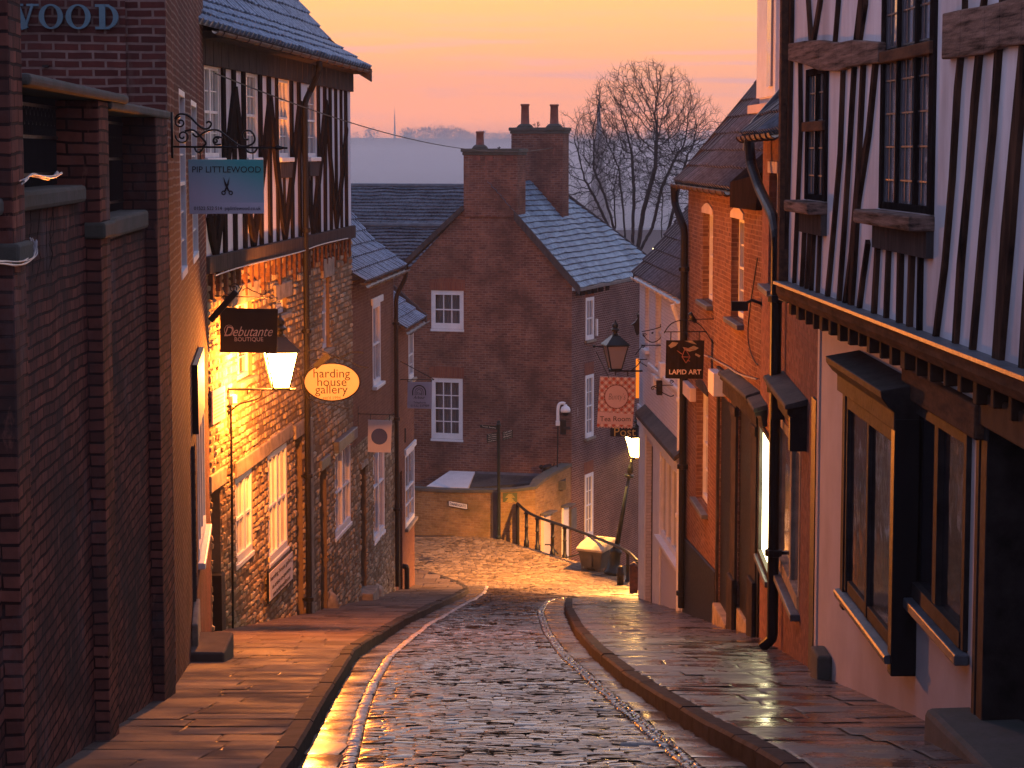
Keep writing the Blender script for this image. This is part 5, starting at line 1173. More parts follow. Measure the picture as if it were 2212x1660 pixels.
for k, (x, y, s, lab) in enumerate(((1020,475,70,'small bare sapling showing between the two chimneys'), (1310,320,110,'small bare tree top between the twin chimney pots'))):
    b_ = atc('A8', x+ (20 if k == 0 else 0), y+40, 100+k*8); mb = MB(); rr = random.Random(k); sc = s/2.9105*.8848/4866*100
    def br(p, d, l, dep):
        q_ = p+d*l; mb.tube([p, q_], .012*(.75**(4-dep)), 3)
        if dep:
            for _ in range(3): br(p+d*l*rr.uniform(.5,1), (d+Vector((rr.uniform(-.7,.7), rr.uniform(-.7,.7), rr.uniform(0,.4)))).normalized(), l*.68, dep-1)
    br(b_-Vector((0,0,2)), Vector((0,0,1)), 2+sc*.3, 0); br(b_, Vector((jit(.1),0,1)).normalized(), sc*.35, 4)
    tag(mb.build('sapling', M['bark']), lab, 'tree')
# ================================================================== LAMPS, SIGNS, STREET THINGS
def face_frame(x, Y): return Frame((x, Y), (x+1, Y))     # a plane square to the street
def lantern(par, w, h, cx, cy, cz, lit, rz=.35, power=0, metal='green_iron', glow='lamp_glow'):
    """four sided tapered street lantern; origin at the foot of the glass"""
    def R4_(r, z, e=0): return [(cx+(r+e)*math.cos(rz+math.pi/4+k*math.pi/2)*1.4142, cy+(r+e)*math.sin(rz+math.pi/4+k*math.pi/2)*1.4142, cz+z) for k in range(4)]
    b, t = w*.25, w*.5
    mb = MB(); B, T_ = R4_(b, 0), R4_(t, h)
    for k in range(4): mb.tube([B[k], T_[k]], w*.034, 4)
    for rg, r_ in ((B, .03), (T_, .035)): mb.tube(rg, w*r_, 4, closed=True)
    mb.add(R4_(b,-.03)+R4_(b,0), [(3,2,1,0),(4,5,6,7),(0,1,5,4),(1,2,6,5),(2,3,7,6),(3,0,4,7)])
    fr = mb.build('lantern_frame', M[metal], par)
    rf = MB(); A, B2, C2, D2 = R4_(t*1.16, h), R4_(t*1.12, h+w*.05), R4_(t*.42, h+w*.40), R4_(t*.34, h+w*.46)
    vs = A+B2+C2+D2; fs = [(3,2,1,0),(12,13,14,15)]
    for r in range(3): fs += [(r*4+k, r*4+(k+1)%4, r*4+4+(k+1)%4, r*4+4+k) for k in range(4)]
    rf.add(vs, fs); s = w
    rf.lathe([(s*.15,h+s*.44),(s*.17,h+s*.50),(s*.11,h+s*.54),(s*.10,h+s*.62),(s*.20,h+s*.68),(s*.21,h+s*.74),(s*.12,h+s*.82),(s*.16,h+s*.88),(s*.14,h+s*.98),(s*.05,h+s*1.08),(s*.03,h+s*1.16),(0.001,h+s*1.2)], (cx,cy,cz), 12)
    rf.build('lantern_cap', M[metal], par)
    gp_ = MB(); e = -w*.015; B3, T3 = R4_(b, .01, e), R4_(t, h-.01, e)
    for k in range(4): j = (k+1)%4; gp_.face([B3[k], B3[j], T3[j], T3[k]])
    gp_.build('lantern_glass', M[glow if lit else 'lantern_glass'], par)
    if lit:
        l = bpy.data.lights.new('lamp_light', 'POINT'); l.energy = power; l.color = LAMPC; l.shadow_soft_size = w*.45
        return l
# --- wall bracket lamp on the rubble stone house
Yl = 37.4
c_ = atc('A4', 905, 985, Yl); tp_ = atc('A4', 905, 655, Yl); wl_ = (atc('A4',1085,655,Yl)-atc('A4',755,655,Yl)).length
s1 = thing('wall_lamp', 'lit street lantern on an iron wall bracket beside the rubble stone house', 'street lamp', tuple(c_))
hgt = tp_.z-c_.z
lantern(s1, wl_*.86, hgt, 0, 0, 0, True, .22)
def A4p(x, y, Y=Yl): p = atc('A4', x, y, Y)-c_; return (p.x, p.y, p.z)
mb = MB(); mb.tube([A4p(425,1000), A4p(1040,1000)], .022, 6); mb.tube(smoothpts([A4p(430,1225), A4p(480,1170), A4p(540,1125), A4p(640,1105), A4p(715,1080), A4p(735,1040), A4p(735,1005)]), .016, 6); mb.box(A4p(425,0)[0]-.16, A4p(425,0)[0], -.05, .05, A4p(0,1230)[2], A4p(0,985)[2])
mb.tube([A4p(605,1000), A4p(605,1045)], .012, 4); mb.tube([A4p(1000,970), A4p(1045,1000), A4p(980,1012)], .014, 5)
mb.build('bracket', M['iron'], s1)
MB().lathe([(.06,-.09),(.09,-.06),(.09,.06),(.06,.09)], A4p(465,1090), 10).build('junction_box', M['white_paint'], s1)
mb = MB(); p = F1.loc(atc('A4',455,1130,Yl)); b0_ = Vector(A4p(455,1130)); mb.tube([b0_, b0_+Vector((-.0,0,-1.7)), (b0_.x-.01, b0_.y-.02, zg(Yl)-c_.z)], .022, 6); mb.build('conduit', M['iron'], s1)
def lampobj(name, par, loc, power, r, spot=0):
    l = bpy.data.lights.new(name, 'SPOT' if spot else 'POINT')
    if spot: l.spot_size = R(spot); l.spot_blend = .5
    l.energy = power; l.color = LAMPC; l.shadow_soft_size = r
    o = bpy.data.objects.new(name, l); col.objects.link(o); o.parent = par; o.location = loc; return o
LP1 = 3000; LP2 = 8500
lampobj('lamp_light', s1, (0, 0, hgt*.5), LP1, .12)
# --- leaning lamp post at the junction
YL = 65.6; base = Vector((2.95, YL, G(YL)))
s2 = thing('street_lamp', 'leaning cast iron lamp post with a lit lantern beside the yellow lidded bin', 'street lamp', tuple(base))
top = atc('B1', 1543, 1420, YL)-base; lc = atc('D', 1377, 988, YL)-base
def al(t): return Vector((top.x*t, 0, top.z*t))
mb = MB(); mb.tube([al(0), al(.03), al(.04), al(.20), al(.215), al(.23), al(.25), al(.26), al(.30)], [.25,.25,.20,.16,.19,.19,.14,.12,.085], 14); mb.tube([al(.30), al(.95)], .078, 12, .05)
mb.tube([al(.95), al(.955), al(.975), al(.98)], [.13,.15,.14,.06], 12); mb.tube([al(.98), al(1.0), al(1.03), al(1.06), al(1.09), al(1.12)], [.05,.09,.11,.07,.05,.05], 10)
mb.tube([al(1.12), (lc.x, 0, lc.z-.02)], .03, 8); mb.build('post', M['green_iron'], s2, smooth=True)
lantern(s2, .60, .62, lc.x, 0, lc.z, True, .3)
lampobj('lamp_light', s2, (lc.x, 0, lc.z+.3), LP2, .12, 168).data.color = (1,.38,.07)
# --- unlit lantern above the tea room sign
Yu = 52.8; cu = atc('B4', 338, 668, Yu)
s3 = thing('wall_lamp', 'unlit green lantern on a wall bracket above the tea room sign', 'street lamp', tuple(cu))
wu = (atc('B4',437,475,Yu)-atc('B4',235,475,Yu)).length; lantern(s3, wu*.86, atc('B4',338,475,Yu).z-cu.z, 0, 0, 0, False, .2)
def bp(x, y, Y=Yu, o=cu): p = atc('B4', x, y, Y)-o; return (p.x, p.y, p.z)
mb = MB(); mb.tube([bp(285,685), bp(560,685)], .022, 6); mb.tube([bp(340,672), bp(340,720)], .018, 5); mb.tube([bp(440,690), bp(440,730)], .018, 5); mb.tube(smoothpts([bp(455,690), bp(520,640), bp(545,600)]), .014, 5)
mb.build('bracket', M['iron'], s3)
mb = MB(); mb.tube([bp(170,485), bp(245,490)], .014, 5); mb.lathe([(.03,-.03),(.045,0),(.03,.03)], bp(170,485), 8); mb.tube([bp(185,530), bp(290,745)], .012, 4); mb.build('tie_rod', M['iron'], s3)
# --- signs
def sign(name, label, fr, loc_x): return thing(name, label, 'sign', fr.o, fr.rz)
def board(par, fr, c, pts, mat, th=.03, bevel=.004, name='board'):
    P = Q2(fr, c, pts); return MB().prism(P, 0, th).build(name, M[mat] if isinstance(mat, str) else mat, par, bevel=bevel)
def loc2(fr, c, x, y): return fr.q(c, x, y)
def wires(par, fr, c, lines, r=.010, y=.015, name='bracket', mat='iron', n=5, smooth=True):
    mb = MB()
    for L_ in lines:
        P = [(a, y, b) for a, b in Q2(fr, c, L_)]
        mb.tube(smoothpts(P) if smooth and len(P) > 2 else P, r, n)
    return mb, (lambda: mb.build(name, M[mat], par, smooth=True))
def curl(mb, fr, c, cx_, cy_, rpx, a0, turns, r=.010, y=.015, end=.15):
    s = rpx/CR[c][2]*.8848/4866*fr.o.y; x, z = fr.q(c, cx_, cy_); mb.tube(spiral(x, z, s, s*end, a0, turns, 22, y), r, 5)
# salon sign with scissors
m, t, b = newmat('salon_board'); oc = objc(t); se = nn(t, 'ShaderNodeSeparateXYZ'); t.links.new(oc, se.inputs[0])
f1 = face_frame(-3.55, 23.7); X0, Z1 = f1.q('A3',140,925); X1, Z0 = f1.q('A3',578,1240)
fz_ = mth(t, 'DIVIDE', mth(t, 'SUBTRACT', se.outputs[2], Z0), Z1-Z0); fx_ = mth(t, 'DIVIDE', mth(t, 'SUBTRACT', se.outputs[0], X0), X1-X0)
g1 = ramp(t, mth(t, 'ADD', mth(t, 'MULTIPLY', fz_, .75), mth(t, 'MULTIPLY', fx_, .45)), [(.3, (.50,.48,.58)), (.62, (.30,.42,.50)), (1.0, (.05,.36,.36))])
g2 = mixc(t, mth(t, 'LESS_THAN', fz_, .21), g1, (.50,.50,.60)); setin(t, b, 'Base Color', g2); setin(t, b, 'Roughness', .4)
sg = thing('hanging_sign', 'teal and grey hanging salon sign with scissors under an iron scroll bracket', 'sign', f1.o, 0)
board(sg, f1, 'A3', [(148,1240),(580,1238),(574,925),(140,925)], 'salon_board')
def tx(par, fr, c, s, x0, x1, y, mat, shear=0, ypos=-.006, **k):  # text fitted between two points of the photo
    a, z_ = fr.q(c, x0, y); b_, _ = fr.q(c, x1, y); o = text(s, .1, mat, par, 0, 0, 0, shear, **k)
    xs = [v.co.x for v in o.data.vertices]; zs_ = [v.co.z for v in o.data.vertices]; w_ = max(xs)-min(xs); hh = max(zs_)-min(zs_); sc = (b_-a)/w_
    hpx = k.get('hp') if False else None
    cxm, czm = (max(xs)+min(xs))/2, (max(zs_)+min(zs_))/2
    for v in o.data.vertices: v.co = ((v.co.x-cxm)*sc+(a+b_)/2, v.co.y*.3+ypos, (v.co.z-czm)*sc*HS[0]+z_)
    return o
HS = [1.0]
tx(sg, f1, 'A3', 'PIP LITTLEWOOD', 165, 562, 982, 'black_ink'); HS[0] = 1.1; tx(sg, f1, 'A3', '01522 522 514  piplittlewood.co.uk', 175, 562, 1210, 'black_ink'); HS[0] = 1
mb = MB(); q1 = lambda x, y: f1.q('A3', x, y)
mb.prism([q1(345,1025),q1(378,1100),(q1(372,1108)),q1(352,1070)][::-1], -.008, 0); mb.prism([q1(380,1028),q1(376,1070),q1(358,1108),q1(352,1102)], -.010, -.001)
for cx_ in (346, 388): x, z = q1(cx_, 1117); mb.tube([(x+.018*math.cos(a*.52), -.006, z+.018*math.sin(a*.52)) for a in range(12)], .0055, 5, closed=True)
mb.strip(q1(372,1104), q1(384,1108), .012, -.009, 0); mb.strip(q1(360,1104), q1(350,1108), .012, -.009, 0); mb.build('scissors_emblem', M['black_ink'], sg)
mb, fin = wires(sg, f1, 'A3', [[(50,850),(640,857)], [(640,857),(715,858)], [(62,690),(80,662),(115,660),(150,675),(190,720),(230,750),(262,745),(278,715),(258,702),(245,715)], [(165,775),(190,800),(235,765),(275,752),(320,755),(360,790),(400,820),(440,850),(480,850),(522,830),(528,795),(505,758),(470,755),(452,780),(462,810),(490,808)],
   [(120,760),(170,748),(210,790),(250,830),(225,850)], [(340,800),(300,790),(282,815),(295,840),(330,838)], [(175,850),(185,880),(210,885),(228,855)], [(470,855),(480,880),(520,890),(540,860)]], .011)
curl(mb, f1, 'A3', 95, 710, 34, 1.6, 1.4); curl(mb, f1, 'A3', 108, 790, 42, 3.0, 1.5); curl(mb, f1, 'A3', 300, 815, 20, .5, 1.2)
x, z = f1.q('A3', 55, 850); mb.box(x-.03, x, -.02, .03, z-.12, z+.36); x, z = f1.q('A3', 655, 857); mb.prism([(x,z-.03), (x+.11,z), (x,z+.03), (x-.02,z)], -.012, .03)
for xx in (210, 515): x, z = f1.q('A3', xx, 890); mb.tube([(x,.012,z+.05), (x,.012,z-.06)], .007, 4)
fin()
# boutique sign
f2 = face_frame(-4.9, 36.2); sg = thing('hanging_sign', 'black hanging boutique sign partly in front of the lit lantern', 'sign', f2.o, 0)
board(sg, f2, 'A4', [(358,668),(870,674),(880,278),(358,264)], 'black_paint')
HS[0] = 1.25; tx(sg, f2, 'A4', 'Debutante', 395, 835, 478, 'pale_ink', .45); HS[0] = 1; tx(sg, f2, 'A4', 'BOUTIQUE', 490, 748, 552, 'pale_ink')
x, z = f2.q('A4', 440, 468); MB().tube([(x+.075*math.cos(a*.3)-.0, -.006, z+.085*math.sin(a*.3)) for a in range(21)], .004, 4, closed=True).build('flourish', M['pale_ink'], sg)
mb, fin = wires(sg, f2, 'A4', [[(210,155),(878,178)], [(405,165),(405,264)], [(825,178),(825,276)], [(390,95),(400,130),(450,155),(500,155),(540,110),(560,60)], [(560,110),(600,80),(640,110),(700,130),(750,160),(775,130),(765,105)]], .009)
curl(mb, f2, 'A4', 485, 90, 48, 0, 1.6, .008); curl(mb, f2, 'A4', 405, 182, 15, 0, 1, .006, end=.9); curl(mb, f2, 'A4', 825, 194, 15, 0, 1, .006, end=.9); fin()
# oval gallery sign
f3 = face_frame(-4.2, 44.2); sg = thing('hanging_sign', 'pale oval gallery sign held in a loop of wandering iron rods', 'sign', f3.o, 0)
cx_, cz_ = f3.q('A4', 1366, 935); rx = f3.q('A4',1612,935)[0]-cx_; rz_ = f3.q('A4',1366,770)[1]-cz_
ov = MB().prism([(cx_+rx*math.cos(2*math.pi*k/48), cz_+rz_*math.sin(2*math.pi*k/48)) for k in range(48)], 0, .04).build('board', M['cream_board'], sg, bevel=.005)
MB().tube([(cx_+rx*1.02*math.cos(2*math.pi*k/48), .02, cz_+rz_*1.02*math.sin(2*math.pi*k/48)) for k in range(48)], .018, 5, closed=True).build('rim', M['iron'], sg)
tx(sg, f3, 'A4', 'harding', 1200, 1530, 868, 'black_ink'); tx(sg, f3, 'A4', 'house', 1235, 1498, 932, 'black_ink'); tx(sg, f3, 'A4', 'gallery', 1215, 1508, 1012, 'black_ink'); tx(sg, f3, 'A4', "est'd 1994", 1285, 1445, 1075, 'pot')
mb, fin = wires(sg, f3, 'A4', [[(1040,835),(1080,870),(1090,930),(1105,1020),(1160,1090),(1260,1135),(1390,1140),(1440,1165),(1525,1178)], [(1110,660),(1250,645),(1330,680),(1420,720),(1520,745),(1620,800),(1697,805)], [(1190,740),(1300,720),(1420,715),(1500,690),(1540,662),(1655,672)], [(1110,905),(1120,850),(1190,790),(1280,740)]], .011, .03); fin()
MB().strip(f3.q('A4',1210,800), f3.q('A4',1340,690), .12, .0, .05).build('bracket_arm', M['iron'], sg)
# round dot sign
f4 = face_frame(-3.6, 52.3); sg = thing('hanging_sign', 'plain off white hanging sign with a dark blue disc, under a thin bracket', 'sign', f4.o, 0)
plainmat('off_white', (.62,.58,.58), .6, var=.06, bmp=0); plainmat('blue_disc', (.05,.09,.22), .6, var=.1, bmp=0)
board(sg, f4, 'A7', [(356,466),(526,470),(534,235),(358,228)], 'off_white')
cx_, cz_ = f4.q('A7', 441, 351); rr = f4.q('A7',501,351)[0]-cx_
MB().prism([(cx_+rr*math.cos(2*math.pi*k/32), cz_+rr*math.sin(2*math.pi*k/32)) for k in range(32)], -.006, 0).build('blue_disc', M['blue_disc'], sg)
mb, fin = wires(sg, f4, 'A7', [[(283,184),(555,192)], [(284,130),(284,275)], [(375,186),(375,230)], [(515,190),(515,236)]], .010, smooth=False); fin()
# arbour sign
f5 = face_frame(-3.0, 60.2); sg = thing('hanging_sign', 'small grey hanging sign with a dark rainbow arch emblem near the brick corner house', 'sign', f5.o, 0)
plainmat('lilac_board', (.42,.42,.52), .6, var=.08, bmp=0)
board(sg, f5, 'A6', [(512,1650),(710,1656),(712,1440),(516,1438)], 'lilac_board')
cx_, cz_ = f5.q('A6', 608, 1530); s = f5.q('A6',660,1530)[0]-cx_; mb = MB()
for r_, w_ in ((1.0,.16), (.62,.08), (.36,.07)): mb.ribbon([(cx_-s*r_, cz_-s*.3)]+[(cx_+s*r_*math.cos(math.pi-math.pi*k/12), cz_+s*.25+s*r_*math.sin(math.pi*k/12)) for k in range(13)]+[(cx_+s*r_, cz_-s*.3)], s*w_, -.008, -.001)
mb.build('arch_emblem', M['black_ink'], sg)
tx(sg, f5, 'A6', 'The', 590, 628, 1532, 'black_ink', .4); HS[0] = 1.2; tx(sg, f5, 'A6', 'Arbour', 562, 658, 1562, 'black_ink', .4); HS[0] = 1; tx(sg, f5, 'A6', 'Telephone', 562, 662, 1606, 'black_ink'); tx(sg, f5, 'A6', '01522 537909', 540, 690, 1630, 'black_ink')
mb, fin = wires(sg, f5, 'A6', [[(448,1255),(448,1560)], [(448,1418),(730,1420)], [(448,1265),(730,1418)], [(516,1420),(516,1440)], [(708,1420),(708,1442)]], .012, smooth=False); fin()
# gallery board on the rubble wall
sg = thing('wall_sign', 'weathered white gallery sign board fixed on the stone wall under the wide window', 'sign', F1.o, F1.rz)
board(sg, F1, 'A5', [(718,1345),(905,1180),(900,960),(708,1100)], 'off_white', th=.0, bevel=0) if False else None
P = Q2(F1, 'A5', [(718,1345),(905,1180),(900,960),(708,1100)], .08)
MB().prism([(P[0][0],-8.12),(P[1][0],-8.15),(P[1][0],-7.62),(P[0][0],-7.60)], -.10, -.065).build('board', M['off_white'], sg, bevel=.004)
MB().prism([(P[0][0]-.03,-8.16),(P[1][0]+.03,-8.18),(P[1][0]+.03,-7.58),(P[0][0]-.03,-7.56)], -.09, -.05).build('backing', M['black_paint'], sg)
for s_, zz_, a in (('harding house gallery', -7.73, .06), ('an artists co-operative', -7.90, .25), ('www.hardinghousegallery.co.uk', -8.05, .3)):
    o = text(s_, .1, 'black_ink', sg, 0, 0, 0); xs = [v.co.x for v in o.data.vertices]; w_ = max(xs)-min(xs); tw = P[1][0]-P[0][0]-2*a; sc = tw/w_
    for v in o.data.vertices: v.co = (v.co.x*sc+(P[0][0]+P[1][0])/2, -.104+v.co.y*.3, v.co.z*min(sc, 1.3)+zz_)
# notice on the wall by the lamp
f6 = F1; P = Q2(F1, 'A4', [(270,1020),(355,980),(270,1335),(385,1280)], .06); x0, x1 = P[0][0], P[1][0]+.25
sg = thing('notice_board', 'pale paper notice fixed to the stone wall right behind the lit lantern bracket', 'notice', F1.o, F1.rz)
MB().box(x0, x1, -.10, -.07, P[2][1]+.02, P[0][1]).build('board', M['render'], sg, bevel=.004)
mb = MB()
for k in range(7): mb.box(x0+.06, x1-.08-(k%3)*.05, -.104, -.10, P[0][1]-.12-k*.055, P[0][1]-.10-k*.055)
mb.build('printed_lines', M['stone_trim'], sg)
# black utility box and white panel
x0, zt = F1.q('A5', 250, 1175, .2); 
fu = face_frame(-4.62, 36.4)
a, zt = fu.q('A5', 246, 1180); b_, _ = fu.q('A5', 275, 1180)
o = MB().box(a, b_+.12, 0, .5, zg(36.5)-.1, zt).build('utility_box', [M['black_paint']], None, loc=fu.o, bevel=.01); tag(o, 'narrow black utility cabinet standing by the wall between doorway and conduit', 'cabinet')
# tea room sign
m, t, b = newmat('gingham'); oc = objc(t); mp_ = nn(t, 'ShaderNodeMapping'); mp_.inputs['Rotation'].default_value = (0, R(45), 0); t.links.new(oc, mp_.inputs[0])
se = nn(t, 'ShaderNodeSeparateXYZ'); t.links.new(mp_.outputs[0], se.inputs[0])
def par01(v): return mth(t, 'GREATER_THAN', mth(t, 'FRACT', mth(t, 'MULTIPLY', v, 7.6)), .5)
sm = mth(t, 'MULTIPLY', mth(t, 'ADD', par01(se.outputs[0]), par01(se.outputs[2])), .5)
setin(t, b, 'Base Color', ramp(t, sm, [(0, (.80,.62,.56)), (.5, (.52,.34,.30)), (1, (.48,.10,.06))], 'CONSTANT')); t.nodes[-1]; setin(t, b, 'Roughness', .5)
for n_ in t.nodes:
    if n_.bl_idname == 'ShaderNodeValToRGB': n_.color_ramp.elements[1].position = .3; n_.color_ramp.elements[2].position = .8
f7 = face_frame(2.9, 53.6); sg = thing('hanging_sign', 'pink gingham tea room sign with scalloped edge hanging below the unlit lantern', 'sign', f7.o, 0)
A_, B_, C_, D_ = Q2(f7, 'B4', [(190,1135),(478,1145),(508,740),(215,728)]); pts = []
for k in range(12): 
    t_ = k/12; u_ = (k+.5)/12; pts += [(A_[0]+(B_[0]-A_[0])*t_, A_[1]+(B_[1]-A_[1])*t_), (A_[0]+(B_[0]-A_[0])*u_, A_[1]+(B_[1]-A_[1])*u_-.03)]
pts += [B_, C_, D_]; MB().prism(pts, 0, .03).build('board', M['gingham'], sg)
plainmat('pink_board', (.72,.52,.50), .6, var=.05, bmp=0)
MB().prism(Q2(f7, 'B4', [(193,1110),(478,1125),(485,1035),(196,1015)]), -.006, 0).build('name_panel', M['pink_board'], sg)
cx_, cz_ = f7.q('B4', 348, 893); rr = f7.q('B4',440,893)[0]-cx_
MB().prism([(cx_+(rr*1.09+rr*.05*math.cos(k*3.1416*.5))*math.cos(2*math.pi*k/96), cz_+(rr*1.09+rr*.05*math.cos(k*3.1416*.5))*math.sin(2*math.pi*k/96)) for k in range(96)], -.007, 0).build('scalloped_ring', M['pot'], sg)
MB().prism([(cx_+rr*math.cos(2*math.pi*k/40), cz_+rr*math.sin(2*math.pi*k/40)) for k in range(40)], -.010, -.001).build('round_panel', M['pink_board'], sg)
HS[0] = 1.5; tx(sg, f7, 'B4', "Bunty's", 285, 422, 898, 'black_ink', .25, ypos=-.014, bold=-.002); HS[0] = 1; tx(sg, f7, 'B4', 'Tea Room', 215, 462, 1072, 'black_ink', ypos=-.010)
# post office style sign behind, only its first letters show
f8 = face_frame(2.4, 58); sg = thing('hanging_sign', 'dark sign with yellow letters half hidden beneath the gingham tea room sign', 'sign', f8.o, 0)
board(sg, f8, 'B4', [(298,1215),(520,1222),(520,1148),(298,1148)], 'black_paint'); plainmat('gold_ink', (.60,.40,.10), .5, bmp=0); HS[0] = 1; tx(sg, f8, 'B4', 'Post', 330, 505, 1178, 'gold_ink')
mb, fin = wires(sg, f8, 'B4', [[(298,1146),(560,1146)], [(540,1146),(560,1060)]], .014, smooth=False); fin()
# glowing orange shop sign, end on
p = Vector(atc('B4', 525, 750, 55.4)); a, b_ = atc('B4', 509, 590, 55.4), atc('B4', 541, 905, 55.4)
o = MB().box(a.x, b_.x, 55.4, 55.55, b_.z, a.z).build('light_box_sign', M['orange_sign']); tag(o, 'glowing plain orange strip sign on the far corner of the white painted house', 'sign')
# black square sign with jagged crest of shapes
f9 = face_frame(3.6, 40.6); sg = thing('hanging_sign', 'black hanging art shop sign with a pale angular mineral emblem and arched bracket', 'sign', f9.o, 0)
board(sg, f9, 'B4', [(745,745),(1050,750),(1062,438),(752,436)], 'black_timber')
tx(sg, f9, 'B4', 'LAPID ART', 775, 1035, 692, 'pale_ink', bold=.002)
mb = MB(); g9 = lambda x, y: f9.q('B4', x, y)
for a_, b2 in (((880,570),(905,500)), ((905,500),(945,572)), ((880,570),(945,572)), ((880,570),(912,620)), ((912,620),(945,572)), ((905,500),(975,512)), ((880,548),(840,520)), ((925,600),(945,605))): mb.strip(g9(*a_), g9(*b2), .014, -.008, -.001)
mb.build('emblem', M['pot'], sg)
mb = MB()
for P_ in ([(770,480),(800,450),(850,455),(830,480),(790,500)], [(885,490),(930,500),(975,480),(1015,498),(990,515),(940,528),(900,515)], [(990,540),(1030,560),(1020,575),(985,555)], [(900,440),(960,438),(1000,470),(960,462)]): mb.prism([g9(*p_) for p_ in P_][::-1], -.005, -.001)
mb.build('pale_shapes', M['stone_trim'], sg)
mb, fin = wires(sg, f9, 'B4', [[(735,368),(1080,366)], [(735,380),(770,320),(820,285),(890,270),(935,272)], [(935,272),(1010,295),(1070,360),(1120,440),(1170,510)], [(935,268),(1195,262)], [(790,366),(790,436)], [(1020,366),(1020,438)]], .010); mb.strip(f9.q('B4',945,215), f9.q('B4',990,290), .07, .0, .1); fin()
# empty scroll brackets on the white house
for k, (Y_, lab, L_, cu_) in enumerate(((50.6, 'delicate empty scroll bracket high on the white painted house', [[(545,475),(725,478)], [(728,270),(728,460)], [(555,365),(640,350),(715,325)], [(560,380),(590,430),(640,460),(700,430),(725,380)], [(500,555),(560,480)]], [(712,318,14), (575,395,18), (640,378,8), (565,490,14)]),
   (47.2, 'empty curled iron bracket low on the white house above the slate canopy', [[(630,820),(660,802),(810,798)], [(665,815),(720,860),(790,895),(815,880)]], [(645,825,18), (795,775,18)]),
   (53.2, 'thin iron bracket at the far corner of the white house beside the orange sign', [[(520,592),(660,590)], [(520,600),(600,650),(650,685)], [(655,590),(665,640)]], [(648,575,16)]))):
    ff = face_frame(3.2, Y_); mb = MB()
    for l_ in L_: mb.tube(smoothpts([(a, 0, b) for a, b in Q2(ff, 'B4', l_)]), .011, 5)
    for cc in cu_: curl(mb, ff, 'B4', cc[0], cc[1], cc[2], 0, 1.3, .009, 0)
    tag(mb.build('scroll_bracket', M['iron'], None, loc=ff.o), lab, 'bracket')
# dark hanging basket / lantern shape high at the white house corner
ff = face_frame(2.9, 55.2); mb = MB(); P = [(470,310),(490,320),(500,370),(515,400),(535,380),(540,300),(535,225),(510,225),(520,260),(500,290)]
mb.prism([ff.q('B4', *p_) for p_ in P], 0, .18); mb.tube([(ff.q('B4',515,225)[0], .09, ff.q('B4',515,225)[1]), (ff.q('B4',545,190)[0], .09, ff.q('B4',545,190)[1])], .012, 4)
tag(mb.build('wall_ornament', M['iron'], None, loc=ff.o), 'dark cast iron ornament sticking out from the white house corner', 'ornament')
# Danesgate name plate, green plaque
P = Q2(fw_, 'B2', [(430,383),(592,412),(594,455),(432,425)], .12); zc_ = sum(p_[1] for p_ in P)/4; xa_, xb_ = P[0][0], P[1][0]
sg = thing('street_name_plate', 'white street name plate DANESGATE on the low boundary wall', 'sign', fw_.o, fw_.rz)
plainmat('plate_white', (.75,.72,.68), .5, var=.05, bmp=0)
MB().prism([P[3],P[2],P[1],P[0]], -.14, -.115).build('plate', M['plate_white'], sg); MB().prism([(P[3][0]-.01,P[3][1]-.01),(P[2][0]+.01,P[2][1]-.01),(P[1][0]+.01,P[1][1]+.01),(P[0][0]-.01,P[0][1]+.01)], -.135, -.10).build('rim', M['black_paint'], sg)
o = text('DANESGATE', .1, 'black_ink', sg, 0, 0, 0); xs = [v.co.x for v in o.data.vertices]; sc = (xb_-xa_)*.88/(max(xs)-min(xs)); sl = (P[1][1]-P[0][1])/(xb_-xa_)
for v in o.data.vertices: x = v.co.x*sc; v.co = (x+(xa_+xb_)/2, -.145+v.co.y*.3, v.co.z*sc*1.25+zc_+sl*x)
fp = Frame((-.5,71.95), (.75,72.1)); P = Q2(fp, 'B2', [(915,310),(1042,390)], .03)
sg = thing('plaque', 'dark green information plaque on the brightly lit part of the low wall', 'sign', fp.o, fp.rz)
plainmat('green_board', (.05,.075,.03), .5, var=.1, bmp=0)
MB().box(P[0][0], P[1][0], -.03, 0, P[1][1], P[0][1]).build('plate', M['green_board'], sg)
mb = MB()
for k in range(9): w_ = (P[1][0]-P[0][0])*(.3+.12*((k*5)%4)); c0 = (P[0][0]+P[1][0])/2; mb.box(c0-w_/2, c0+w_/2, -.033, -.03, P[0][1]-.05-k*.034, P[0][1]-.038-k*.034)
mb.build('text_lines', M['gold_ink'], sg)
